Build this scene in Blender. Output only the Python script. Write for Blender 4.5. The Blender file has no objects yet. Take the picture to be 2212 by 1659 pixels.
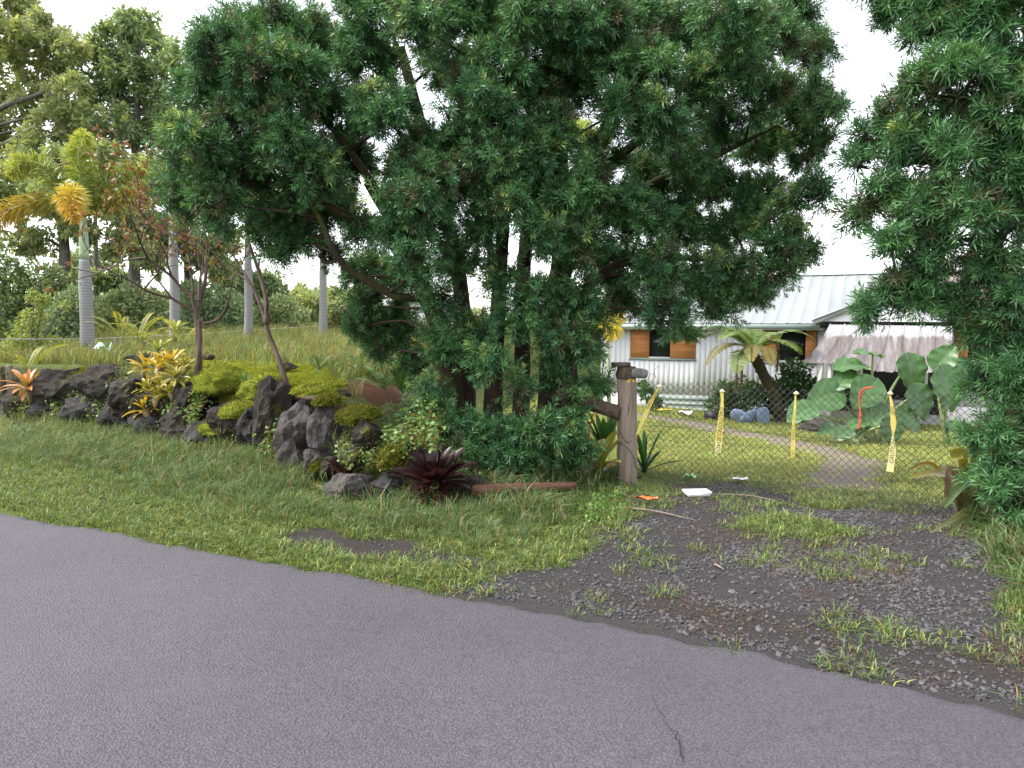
import bpy, bmesh, math, random
import numpy as np
from mathutils import Vector, Matrix, noise as mnoise

# ------------------------------------------------------------------ camera, sky, sun, exposure
sc = bpy.context.scene
FPX = 731.0                      # focal length in pixels of a 1024 wide picture
PITCH = math.radians(5.0)
EYE = 1.75
ROADA = math.radians(25.5)       # the road, the fence and the house all run at this angle
CA, SA = math.cos(ROADA), math.sin(ROADA)
SUN_EL, SUN_AZ = math.radians(54), math.radians(-98)   # azimuth from the view axis, + to the right
EXPOSURE = 1.92

cam_d = bpy.data.cameras.new('camera')
cam_d.sensor_width = 36.0
cam_d.lens = FPX / 1024 * 36.0
cam_d.clip_end = 2000
cam = bpy.data.objects.new('camera', cam_d)
cam.location = (0, 0, EYE)
cam.rotation_euler = (math.pi / 2 - PITCH, 0, 0)
sc.collection.objects.link(cam)
sc.camera = cam

world = bpy.data.worlds.new('World')
sc.world = world
world.use_nodes = True
wn = world.node_tree
for n_ in list(wn.nodes): wn.nodes.remove(n_)
sky = wn.nodes.new('ShaderNodeTexSky'); sky.sky_type = 'NISHITA'; sky.sun_disc = False
sky.sun_elevation = SUN_EL; sky.sun_rotation = SUN_AZ
sky.air_density = 1.0; sky.dust_density = 1.5; sky.ozone_density = 1.0; sky.altitude = 100
hs = wn.nodes.new('ShaderNodeHueSaturation'); hs.inputs['Saturation'].default_value = 0.22
bg = wn.nodes.new('ShaderNodeBackground'); bg.inputs['Strength'].default_value = 0.15
wo = wn.nodes.new('ShaderNodeOutputWorld')
wn.links.new(sky.outputs[0], hs.inputs['Color']); wn.links.new(hs.outputs[0], bg.inputs['Color'])
wn.links.new(bg.outputs[0], wo.inputs['Surface'])

sun_d = bpy.data.lights.new('sun', 'SUN')
sun_d.energy = 1.5; sun_d.angle = math.radians(20); sun_d.color = (1.0, 0.93, 0.82)
sun = bpy.data.objects.new('sun', sun_d); sc.collection.objects.link(sun)
sdir = Vector((math.sin(SUN_AZ) * math.cos(SUN_EL), math.cos(SUN_AZ) * math.cos(SUN_EL), math.sin(SUN_EL)))
sun.rotation_euler = sdir.to_track_quat('Z', 'Y').to_euler()

sc.view_settings.view_transform = 'Standard'
sc.view_settings.look = 'None'
sc.view_settings.exposure = EXPOSURE
sc.view_settings.gamma = 1.0
sc.view_settings.use_curve_mapping = False
sc.cycles.max_bounces = 5
sc.cycles.diffuse_bounces = 2
sc.cycles.glossy_bounces = 2
sc.cycles.transmission_bounces = 4
sc.cycles.transparent_max_bounces = 6
sc.cycles.use_adaptive_sampling = True
sc.cycles.adaptive_threshold = 0.015
sc.cycles.denoising_prefilter = 'NONE'

# ------------------------------------------------------------------ helpers
C = sc.collection
rng = np.random.default_rng(7)
rnd = random.Random(11)

def ray(x, y):
    x = x * 1024 / 2212; y = y * 768 / 1659
    u = (x - 512) / FPX; v = (384 - y) / FPX
    dy = math.cos(PITCH) + v * math.sin(PITCH)
    return (u / dy, (-math.sin(PITCH) + v * math.cos(PITCH)) / dy)
def at(x, y, d):                      # a measured picture point at its distance -> place in the world
    r = ray(x, y)
    return Vector((r[0] * d, d, EYE + r[1] * d))
def rad(px, d): return px * 1024 / 2212 * d / FPX
def ST(s, t, z=0.0): return Vector((s * CA + t * SA, -s * SA + t * CA, z))
def toST(x, y): return (x * CA - y * SA, x * SA + y * CA)

def sm(a, b, x):
    k = np.clip((np.asarray(x, float) - a) / (b - a), 0, 1)
    return k * k * (3 - 2 * k)
def _hash(ix, iy, seed):
    h = (ix * 374761393 + iy * 668265263 + seed * 974711) & 0x7fffffff
    h = ((h ^ (h >> 13)) * 1274126177) & 0x7fffffff
    return ((h ^ (h >> 16)) & 0xffff) / 65535.0
def vn(x, y, seed=0):                 # value noise, 0..1
    x = np.asarray(x, float); y = np.asarray(y, float)
    ix = np.floor(x).astype(np.int64); iy = np.floor(y).astype(np.int64)
    fx = x - ix; fy = y - iy
    fx = fx * fx * (3 - 2 * fx); fy = fy * fy * (3 - 2 * fy)
    a = _hash(ix, iy, seed); b = _hash(ix + 1, iy, seed); c = _hash(ix, iy + 1, seed); d = _hash(ix + 1, iy + 1, seed)
    return (a * (1 - fx) + b * fx) * (1 - fy) + (c * (1 - fx) + d * fx) * fy
def fbm(x, y, seed=0, o=3):
    r = 0; a = 0.5; f = 1.0
    for i in range(o):
        r = r + a * vn(np.asarray(x) * f + 13.7 * i, np.asarray(y) * f + 7.1 * i, seed + i); a *= 0.5; f *= 2.1
    return r / (1 - 0.5 ** o)

def tag(o, label=None, cat=None, group=None, kind=None):
    if label: o['label'] = label
    if cat: o['category'] = cat
    if group: o['group'] = group
    if kind: o['kind'] = kind
    return o
def thing(name, label, cat, loc=(0, 0, 0), rotz=0.0, group=None):
    o = bpy.data.objects.new(name, None); C.objects.link(o)
    o.empty_display_size = 0.2
    o.location = loc; o.rotation_euler = (0, 0, rotz)
    return tag(o, label, cat, group)

def add(name, me, parent=None, loc=None, rot=None, scale=None):
    o = bpy.data.objects.new(name, me); C.objects.link(o)
    if parent is not None: o.parent = parent
    if loc is not None: o.location = loc
    if rot is not None: o.rotation_euler = rot
    if scale is not None: o.scale = (scale,) * 3 if isinstance(scale, (int, float)) else scale
    return o

def npmesh(name, V, F, mat, col=None, smooth=False):
    """V (n,3); F an (m,k) array or a list of such arrays; col (n,3) per vertex."""
    V = np.asarray(V, np.float32)
    Fs = [np.asarray(f, np.int32) for f in (F if isinstance(F, list) else [F]) if len(f)]
    me = bpy.data.meshes.new(name)
    me.vertices.add(len(V)); me.vertices.foreach_set('co', V.ravel())
    nl = sum(f.size for f in Fs); nf = sum(len(f) for f in Fs)
    me.loops.add(nl); me.polygons.add(nf)
    me.loops.foreach_set('vertex_index', np.concatenate([f.ravel() for f in Fs]))
    st = []; o_ = 0
    for f in Fs:
        st.append(np.arange(len(f)) * f.shape[1] + o_); o_ += f.size
    me.polygons.foreach_set('loop_start', np.concatenate(st).astype(np.int32))
    if smooth: me.polygons.foreach_set('use_smooth', np.ones(nf, bool))
    me.update(calc_edges=True)
    if col is not None:
        ca = me.color_attributes.new('Col', 'FLOAT_COLOR', 'POINT')
        cc = np.ones((len(V), 4), np.float32); cc[:, :3] = col
        ca.data.foreach_set('color', cc.ravel())
    if mat is not None: me.materials.append(mat)
    return me

class MB:
    """collects quads and triangles of one part"""
    def __init__(s): s.V = []; s.F3 = []; s.F4 = []; s.n = 0; s.C = []
    def put(s, V, F, col=None):
        V = np.asarray(V, float).reshape(-1, 3)
        for f in F:
            (s.F3 if len(f) == 3 else s.F4).append([i + s.n for i in f]) if len(f) < 5 else [s.F3.append([f[0] + s.n, f[i] + s.n, f[i + 1] + s.n]) for i in range(1, len(f) - 1)]
        s.V.append(V); s.n += len(V)
        s.C.append(np.tile(np.asarray(col if col is not None else (1, 1, 1), float), (len(V), 1)) if col is None or np.ndim(col) == 1 else np.asarray(col, float))
        return s
    def box(s, x0, x1, y0, y1, z0, z1, col=None):
        V = [(x, y, z) for x in (x0, x1) for y in (y0, y1) for z in (z0, z1)]
        return s.put(V, [(0, 1, 3, 2), (4, 6, 7, 5), (0, 4, 5, 1), (2, 3, 7, 6), (0, 2, 6, 4), (1, 5, 7, 3)], col)
    def tube(s, P, R, k=6, cap=True, col=None):
        P = np.asarray([tuple(p) for p in P], float); n = len(P)
        R = np.broadcast_to(np.asarray(R, float), (n,))
        T = np.gradient(P, axis=0); T /= np.linalg.norm(T, axis=1)[:, None] + 1e-9
        ref = np.array([0, 0, 1.0]) if abs(T[0][2]) < 0.8 else np.array([1.0, 0, 0])
        rings = []
        for i in range(n):
            a = np.cross(ref, T[i]); a /= np.linalg.norm(a) + 1e-9; b = np.cross(T[i], a)
            ref = np.cross(a, T[i]) * -1 if False else ref
            th = np.linspace(0, 2 * math.pi, k, endpoint=False)
            rings.append(P[i] + R[i] * (np.cos(th)[:, None] * a + np.sin(th)[:, None] * b))
        V = np.concatenate(rings)
        F = [(i * k + j, i * k + (j + 1) % k, (i + 1) * k + (j + 1) % k, (i + 1) * k + j) for i in range(n - 1) for j in range(k)]
        if cap: F += [tuple(range(k))[::-1], tuple((n - 1) * k + j for j in range(k))]
        return s.put(V, F, col)
    def mesh(s, name, mat, smooth=False, col=False):
        V = np.concatenate(s.V); L = []
        if s.F4: L.append(np.array(s.F4))
        if s.F3: L.append(np.array(s.F3))
        return npmesh(name, V, L, mat, np.concatenate(s.C) if col else None, smooth)
    def build(s, name, mat, parent=None, smooth=False, col=False, **k):
        return add(name, s.mesh(name, mat, smooth, col), parent, **k)

def bez(P, n=10):                     # smooth Catmull-Rom through points
    P = [np.asarray(tuple(p), float) for p in P]
    if len(P) == 2: return [P[0] + (P[1] - P[0]) * i / n for i in range(n + 1)]
    Q = [2 * P[0] - P[1]] + P + [2 * P[-1] - P[-2]]; out = []
    for i in range(1, len(Q) - 2):
        for j in range(n):
            t = j / n
            out.append(0.5 * (2 * Q[i] + (Q[i + 1] - Q[i - 1]) * t + (2 * Q[i - 1] - 5 * Q[i] + 4 * Q[i + 1] - Q[i + 2]) * t * t + (-Q[i - 1] + 3 * Q[i] - 3 * Q[i + 1] + Q[i + 2]) * t ** 3))
    out.append(P[-1]); return out
def lerpn(a, n):                      # resample a list of values to n
    return np.interp(np.linspace(0, 1, n), np.linspace(0, 1, len(a)), a)
def norm(v): return v / (np.linalg.norm(v, axis=-1, keepdims=True) + 1e-9)

# ------------------------------------------------------------------ materials
def nodes(name):
    m = bpy.data.materials.new(name); m.use_nodes = True
    t = m.node_tree
    for n in list(t.nodes): t.nodes.remove(n)
    out = t.nodes.new('ShaderNodeOutputMaterial')
    b = t.nodes.new('ShaderNodeBsdfPrincipled')
    t.links.new(b.outputs[0], out.inputs[0])
    return m, t, b, out
def ramp(t, fac, stops):
    r = t.nodes.new('ShaderNodeValToRGB'); e = r.color_ramp.elements
    while len(e) < len(stops): e.new(0.5)
    for i, (p, c) in enumerate(stops):
        e[i].position = p; e[i].color = (*c, 1) if len(c) == 3 else c
    t.links.new(fac, r.inputs[0]); return r.outputs[0]
def tcoord(t, kind='Object', scale=(1, 1, 1)):
    c = t.nodes.new('ShaderNodeTexCoord'); m = t.nodes.new('ShaderNodeMapping')
    m.inputs['Scale'].default_value = scale
    t.links.new(c.outputs[kind], m.inputs[0]); return m.outputs[0]
def nz(t, vec, scale, detail=4, rough=0.6):
    n = t.nodes.new('ShaderNodeTexNoise'); n.inputs['Scale'].default_value = scale
    n.inputs['Detail'].default_value = detail; n.inputs['Roughness'].default_value = rough
    t.links.new(vec, n.inputs['Vector']); return n.outputs['Fac']
def mixc(t, fac, a, b, mode='MIX'):
    m = t.nodes.new('ShaderNodeMix'); m.data_type = 'RGBA'; m.blend_type = mode
    for i, v in ((0, fac), (6, a), (7, b)):
        if hasattr(v, 'is_linked') or hasattr(v, 'links'): t.links.new(v, m.inputs[i])
        elif i == 0: m.inputs[0].default_value = v
        else: m.inputs[i].default_value = (*v, 1)
    return m.outputs[2]
def mth(t, op, a, b=0.0, c=None):
    m = t.nodes.new('ShaderNodeMath'); m.operation = op
    for i, v in enumerate((a, b) if c is None else (a, b, c)):
        if hasattr(v, 'links'): t.links.new(v, m.inputs[i])
        else: m.inputs[i].default_value = v
    return m.outputs[0]
def bump(t, b, h, strength=0.4, dist=0.02):
    n = t.nodes.new('ShaderNodeBump'); n.inputs['Strength'].default_value = strength; n.inputs['Distance'].default_value = dist
    t.links.new(h, n.inputs['Height']); t.links.new(n.outputs[0], b.inputs['Normal'])
def attr(t, name='Col'):
    a = t.nodes.new('ShaderNodeAttribute'); a.attribute_name = name; return a.outputs['Color']
def orand(t):
    return t.nodes.new('ShaderNodeObjectInfo').outputs['Random']

def stone(name, c1, c2, scale=6, rough=0.85, bs=0.6, bd=0.02, stretch=(1, 1, 1), spec=0.25, vary=0.0, bscale=None, c3=None, c3at=0.62):
    """two- or three-tone noise surface with relief"""
    m, t, b, o = nodes(name)
    v = tcoord(t, 'Object', stretch)
    f = nz(t, v, scale, 6, 0.65)
    stops = [(0.3, c1), (0.6, c2)]
    if c3: stops += [(c3at, c2), (c3at + 0.08, c3)]
    c = ramp(t, f, stops)
    if vary:
        k = mth(t, 'MULTIPLY_ADD', orand(t), vary, 1 - vary / 2)
        mm = t.nodes.new('ShaderNodeVectorMath'); mm.operation = 'SCALE'
        t.links.new(c, mm.inputs[0]); t.links.new(k, mm.inputs['Scale']); c = mm.outputs[0]
    t.links.new(c, b.inputs['Base Color'])
    b.inputs['Roughness'].default_value = rough; b.inputs['Specular IOR Level'].default_value = spec
    if bs: bump(t, b, nz(t, v, bscale or scale * 3, 8, 0.7), bs, bd)
    return m
def leafmat(name, tint=(1, 1, 1), transl=0.3, rough=0.5, spec=0.3, vary=0.35, hue=0.0, noise_scale=None):
    """a leaf: vertex colour x tint, some light coming through"""
    m, t, b, o = nodes(name)
    c = mixc(t, 1.0, attr(t), tint, 'MULTIPLY')
    k = mth(t, 'MULTIPLY_ADD', orand(t), vary, 1 - vary / 2)
    mm = t.nodes.new('ShaderNodeVectorMath'); mm.operation = 'SCALE'
    t.links.new(c, mm.inputs[0]); t.links.new(k, mm.inputs['Scale']); c = mm.outputs[0]
    if noise_scale:
        n = nz(t, tcoord(t), noise_scale, 3)
        c = mixc(t, mth(t, 'MULTIPLY', n, 0.8), c, mixc(t, 1.0, c, (0.55, 0.62, 0.5), 'MULTIPLY'))
    t.links.new(c, b.inputs['Base Color'])
    b.inputs['Roughness'].default_value = rough; b.inputs['Specular IOR Level'].default_value = spec
    tr = t.nodes.new('ShaderNodeBsdfTranslucent')
    c2 = mixc(t, 1.0, c, (1.35, 1.25, 0.6), 'MULTIPLY'); t.links.new(c2, tr.inputs['Color'])
    mx = t.nodes.new('ShaderNodeMixShader'); mx.inputs[0].default_value = transl
    t.links.new(b.outputs[0], mx.inputs[1]); t.links.new(tr.outputs[0], mx.inputs[2]); t.links.new(mx.outputs[0], o.inputs[0])
    return m
def plain(name, c, rough=0.6, metal=0.0, spec=0.4):
    m, t, b, o = nodes(name)
    v = tcoord(t)
    f = nz(t, v, 9, 4)
    t.links.new(ramp(t, f, [(0.3, tuple(x * 0.82 for x in c)), (0.7, tuple(min(1, x * 1.1) for x in c))]), b.inputs['Base Color'])
    b.inputs['Roughness'].default_value = rough; b.inputs['Metallic'].default_value = metal; b.inputs['Specular IOR Level'].default_value = spec
    return m

MAT = {}
MAT['bark'] = stone('fern_pine_bark', (0.025, 0.018, 0.015), (0.065, 0.040, 0.030), 5, 0.9, 0.9, 0.03, (1, 1, 0.25), c3=(0.045, 0.055, 0.02), c3at=0.6)
MAT['mossbark'] = stone('mossy_bark', (0.03, 0.025, 0.016), (0.055, 0.05, 0.022), 4, 0.95, 0.9, 0.03, (1, 1, 0.3), c3=(0.06, 0.075, 0.018), c3at=0.55)
MAT['guavabark'] = stone('guava_bark', (0.05, 0.034, 0.027), (0.115, 0.078, 0.06), 7, 0.7, 0.4, 0.01, (1, 1, 0.35), c3=(0.03, 0.027, 0.025), c3at=0.58)
MAT['greybark'] = stone('grey_bark', (0.07, 0.064, 0.055), (0.13, 0.12, 0.105), 3, 0.9, 0.6, 0.03, (1, 1, 0.3))
MAT['rock'] = stone('lava_rock', (0.014, 0.013, 0.014), (0.042, 0.039, 0.038), 4, 0.85, 1.0, 0.05, vary=0.5, bscale=9, c3=(0.08, 0.08, 0.03), c3at=0.66)
MAT['rockmoss'] = stone('mossy_lava_rock', (0.014, 0.0125, 0.012), (0.04, 0.034, 0.027), 3, 0.95, 1.0, 0.05, vary=0.3, bscale=9, c3=(0.075, 0.08, 0.014), c3at=0.52)
MAT['frond'] = leafmat('frond_leaf', transl=0.35, rough=0.4)
MAT['leaf'] = leafmat('tree_leaf', transl=0.3, rough=0.45)
MAT['brom'] = leafmat('bromeliad_leaf', transl=0.25, rough=0.3, spec=0.5, vary=0.25, noise_scale=6)
MAT['blade'] = leafmat('grass_blade', transl=0.35, rough=0.5, vary=0.5)
MAT['mosscover'] = leafmat('moss', transl=0.2, rough=0.9, spec=0.05, vary=0.1)
# ------------------------------------------------------------------ the ground
def tb(s): return np.interp(s, [-40, -12.7, -10.3, -7.9, -5.43, -4.44, -3.0], [9.2, 7.2, 7.1, 6.75, 6.05, 5.72, 5.7])   # foot of the rock bank
def bankfoot(s): return np.where(np.asarray(s) < -3.6, tb(s), 99.0)
def H(s, t):
    s = np.asarray(s, float); t = np.asarray(t, float)
    k = np.clip((t - 8) * 0.42, 0, 6)
    left = 1 - sm(-6.2, -3.7, s + k)
    verge = 0.10 * sm(4.1, 6.2, t) * (1 - sm(-5, -2.5, s))
    b0 = tb(s)
    bank = (0.86 + 0.38 * sm(8, 20, t)) * left * sm(b0 + 0.05, b0 + 0.7, t)
    yard = -0.85 * np.clip((t - 7.0) / 13.0, 0, 1) * (1 - left)
    nearroad = -0.025 * (1 - sm(3.85, 4.15, t))
    bumps = 0.03 * (fbm(s * 1.7, t * 1.7, 3) - 0.5) * sm(4.0, 4.6, t) + 0.10 * (fbm(s * 0.5, t * 0.5, 8) - 0.5) * left * sm(7, 9, t)
    return verge + bank + yard + nearroad + bumps
def Hxy(x, y):
    s, t = toST(x, y); return float(H(s, t))
TRK = np.array([(-0.45, 8.2), (-0.14, 9.35), (0.0, 11.9), (-1.26, 14.2), (-3.4, 16.7), (-5.5, 18.0)])
def dpoly(s, t, P):
    d = np.full(np.shape(s), 99.0)
    for a, b in zip(P[:-1], P[1:]):
        ab = b - a; k = np.clip(((s - a[0]) * ab[0] + (t - a[1]) * ab[1]) / (ab @ ab), 0, 1)
        d = np.minimum(d, np.hypot(s - a[0] - k * ab[0], t - a[1] - k * ab[1]))
    return d
def gravel(s, t):                     # 1 on the gravel drive
    w = 0.35 * (fbm(s * 1.6, t * 1.6, 21) - 0.5) * 2
    fl = 0.55 * (1 - sm(3.9, 4.9, t))
    g = sm(-2.05 - fl, -1.75 - fl, s + w) * (1 - sm(0.75 + 1.2 * fl, 1.1 + 1.2 * fl, s + w)) * (1 - sm(7.8, 9.3, t + w))
    isl = np.maximum(0, 1 - np.hypot((s + 0.45) / 0.55, (t - 6.55) / 0.5)) + 0.8 * np.maximum(0, 1 - np.hypot((s + 0.25) / 0.45, (t - 7.75) / 0.5))
    return np.clip(g - sm(0.1, 0.5, isl + 0.35 * (fbm(s * 5, t * 5, 5) - 0.5)), 0, 1)
def track(s, t):
    return (1 - sm(0.28, 0.55, dpoly(s, t, TRK) + 0.4 * (fbm(s * 2, t * 2, 33) - 0.5))) * sm(8.0, 8.8, t) * 0.9
def soil(s, t):                       # bare black soil by the road
    e = np.hypot((s + 3.25) / 1.05, (t - 4.52) / 0.27) + 0.9 * (fbm(s * 3, t * 3, 41) - 0.5)
    e2 = np.hypot((s - 0.3) / 1.9, (t - 4.35) / 0.33) + 0.9 * (fbm(s * 3, t * 3, 43) - 0.5)
    return np.maximum(1 - sm(0.75, 1.05, e), (1 - sm(0.7, 1.0, e2)))
def litter(s, t):                     # red-brown needles under the trees
    e = np.hypot((s + 5.2) / 1.1, (t - 8.0) / 1.0); e2 = np.hypot((s + 3.6) / 1.1, (t - 7.9) / 0.9); e3 = np.hypot((s - 2.2) / 1.2, (t - 6.9) / 1.2)
    return np.maximum.reduce([1 - sm(0.6, 1.1, e), 1 - sm(0.6, 1.1, e2), 1 - sm(0.6, 1.1, e3)])

def axis_steps(parts):
    out = []
    for a, b, d in parts: out += list(np.arange(a, b - 1e-6, d))
    return np.array(out + [parts[-1][1]])
def build_ground():
    s = axis_steps([(-900, -300, 120), (-300, -60, 30), (-60, -20, 2.5), (-20, -9, 0.3), (-9, 3, 0.085), (3, 12, 0.4), (12, 60, 4), (60, 300, 30), (300, 900, 120)])
    t = axis_steps([(-500, -40, 60), (-40, 3.0, 4.0), (3.0, 10, 0.085), (10, 24, 0.35), (24, 60, 2.0), (60, 300, 24), (300, 1200, 150)])
    S, T = np.meshgrid(s, t, indexing='ij')
    Z = H(S, T)
    Z = np.where(T < 3.0, -0.03, Z)
    V = np.stack([S * CA + T * SA, -S * SA + T * CA, Z], -1).reshape(-1, 3)
    ni, nj = S.shape
    idx = np.arange(ni * nj).reshape(ni, nj)
    F = np.stack([idx[:-1, :-1], idx[1:, :-1], idx[1:, 1:], idx[:-1, 1:]], -1).reshape(-1, 4)
    slope = sm(0.35, 1.1, np.abs(np.gradient(Z, t, axis=1)))
    col = np.stack([np.maximum(gravel(S, T), 0), np.maximum(track(S, T), 0) , np.maximum(litter(S, T), soil(S, T) * 0)], -1).reshape(-1, 3)
    me = npmesh('ground', V, F, None, col, True)
    sa = me.color_attributes.new('Soil', 'FLOAT_COLOR', 'POINT')
    c4 = np.ones((ni * nj, 4), np.float32); c4[:, 0] = np.maximum(soil(S, T), 0).ravel(); c4[:, 1] = slope.ravel(); c4[:, 2] = sm(7, 12, T).ravel()
    sa.data.foreach_set('color', c4.ravel())
    m, t_, b, o = nodes('ground_soil_and_turf')
    v = tcoord(t_)
    n1 = nz(t_, v, 3.0, 6); n2 = nz(t_, v, 40, 5, 0.7); n3 = nz(t_, v, 130, 3, 0.7)
    turf = ramp(t_, n2, [(0.25, (0.035, 0.045, 0.014)), (0.5, (0.075, 0.105, 0.025)), (0.75, (0.13, 0.13, 0.05))])
    grav = ramp(t_, n3, [(0.3, (0.02, 0.019, 0.02)), (0.55, (0.05, 0.047, 0.05)), (0.75, (0.095, 0.09, 0.09))])
    grav = mixc(t_, ramp(t_, n1, [(0.52, (0, 0, 0)), (0.8, (0.6, 0.6, 0.6))]), grav, (0.07, 0.052, 0.042))
    trk = ramp(t_, n2, [(0.3, (0.14, 0.11, 0.095)), (0.7, (0.26, 0.22, 0.2))])
    lit = ramp(t_, n2, [(0.3, (0.05, 0.022, 0.015)), (0.55, (0.13, 0.065, 0.042)), (0.75, (0.2, 0.11, 0.075))])
    sl = ramp(t_, n3, [(0.3, (0.02, 0.018, 0.018)), (0.7, (0.06, 0.054, 0.052))])
    sep = t_.nodes.new('ShaderNodeSeparateColor'); t_.links.new(attr(t_, 'Col'), sep.inputs[0])
    sep2 = t_.nodes.new('ShaderNodeSeparateColor'); t_.links.new(attr(t_, 'Soil'), sep2.inputs[0])
    c = mixc(t_, sep.outputs[0], turf, grav); c = mixc(t_, sep.outputs[1], c, trk); c = mixc(t_, sep.outputs[2], c, lit)
    c = mixc(t_, sep2.outputs[0], c, sl); c = mixc(t_, sep2.outputs[1], c, sl)
    t_.links.new(c, b.inputs['Base Color']); b.inputs['Roughness'].default_value = 0.95; b.inputs['Specular IOR Level'].default_value = 0.1
    bump(t_, b, n2, 0.7, 0.03)
    me.materials.append(m)
    tag(add('ground', me), kind='structure')
build_ground()

def build_road():
    s = axis_steps([(-400, -40, 20), (-40, -9, 0.8), (-9, 4, 0.05), (4, 12, 0.5), (12, 200, 20)])
    e = 3.92 + 0.05 * (fbm(s * 1.1, 0 * s, 61) - 0.5) * 2 + 0.09 * (fbm(s * 7, 0 * s, 62, 3) - 0.5) + 0.035 * (fbm(s * 24, 0 * s, 63, 2) - 0.5) + 0.05 * sm(-4, -1, s) - 0.16 * sm(-1.2, 1.0, s)
    off = [0, 0.03, 0.09, 0.3, 0.8, 1.6, 2.6, 4.0, 6.2]; zz = [-0.03, -0.008, 0, 0.004, 0.012, 0.025, 0.03, 0.02, -0.01]
    V = []; 
    for o_, z_ in zip(off, zz):
        tt = e - o_ if o_ < 4 else 0 * s + 3.92 - o_
        V.append(np.stack([s * CA + tt * SA, -s * SA + tt * CA, 0 * s + z_ + 0.004], -1))
    V = np.stack(V, 1); ni, nj = V.shape[:2]; idx = np.arange(ni * nj).reshape(ni, nj)
    F = np.stack([idx[:-1, :-1], idx[:-1, 1:], idx[1:, 1:], idx[1:, :-1]], -1).reshape(-1, 4)
    m, t, b, o = nodes('asphalt')
    v = tcoord(t)
    g = nz(t, v, 170, 3, 0.75); big = nz(t, v, 0.55, 4); mid = nz(t, v, 18, 4, 0.6)
    vor = t.nodes.new('ShaderNodeTexVoronoi'); vor.inputs['Scale'].default_value = 85; t.links.new(v, vor.inputs['Vector'])
    c = ramp(t, g, [(0.28, (0.022, 0.020, 0.024)), (0.5, (0.080, 0.075, 0.092)), (0.72, (0.175, 0.165, 0.195))])
    c = mixc(t, 0.55, c, ramp(t, vor.outputs['Distance'], [(0.1, (0.115, 0.107, 0.122)), (0.65, (0.03, 0.028, 0.032))]))
    c = mixc(t, 1.0, c, ramp(t, big, [(0.3, (0.88, 0.87, 0.9)), (0.7, (1.12, 1.1, 1.1))]), 'MULTIPLY')
    c = mixc(t, 1.0, c, ramp(t, mid, [(0.3, (0.9, 0.9, 0.9)), (0.7, (1.1, 1.1, 1.1))]), 'MULTIPLY')
    t.links.new(c, b.inputs['Base Color']); b.inputs['Roughness'].default_value = 0.72; b.inputs['Specular IOR Level'].default_value = 0.35
    h = mth(t, 'ADD', mth(t, 'MULTIPLY', g, 0.5), mth(t, 'MULTIPLY', vor.outputs['Distance'], -0.7))
    bump(t, b, h, 0.75, 0.009)
    me = npmesh('road', V.reshape(-1, 3), F, m, None, True)
    r = tag(add('road', me), kind='structure')
    # the crack near the lower edge: a narrow strip of broken asphalt
    pts = [(1412, 1510), (1420, 1535), (1436, 1552), (1432, 1560), (1444, 1572), (1452, 1582), (1464, 1585), (1459, 1600), (1468, 1604), (1470, 1632), (1476, 1650)]
    mb = MB(); P = []
    for x, y in pts:
        rr = ray(x, y); d = (0.03 - EYE) / rr[1]; P.append(np.array([rr[0] * d, d, 0.0355]))
    for i in range(len(P) - 1):
        w0, w1 = [0.0008, 0.0012, 0.0025, 0.001, 0.0015, 0.002, 0.003, 0.004, 0.003, 0.0035, 0.0008][i:i + 2]
        n_ = np.array([1, 0.3, 0])
        mb.put([P[i] - n_ * w0, P[i] + n_ * w0, P[i + 1] + n_ * w1, P[i + 1] - n_ * w1], [(0, 1, 2, 3)])
    for p in mb.V: p[:, 2] += 0.003
    mb.build('crack', plain('crack_dark', (0.012, 0.012, 0.013), 0.95), r)
build_road()

def mossy(s, t):                      # the moss carpet on top of the bank
    x = s * CA + t * SA; y = -s * SA + t * CA; u = x / np.maximum(y, 0.1)
    n = 0.5 * (fbm(s * 1.4, t * 1.4, 81) - 0.5)
    return sm(-0.47, -0.42, u + n * 0.1) * (1 - sm(-0.255, -0.215, u + n * 0.1)) * sm(tb(s) + 0.45, tb(s) + 0.62, t + n) * (1 - sm(9.0, 10.4, t + 2.2 * n)) * (s < -4.6)
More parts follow.
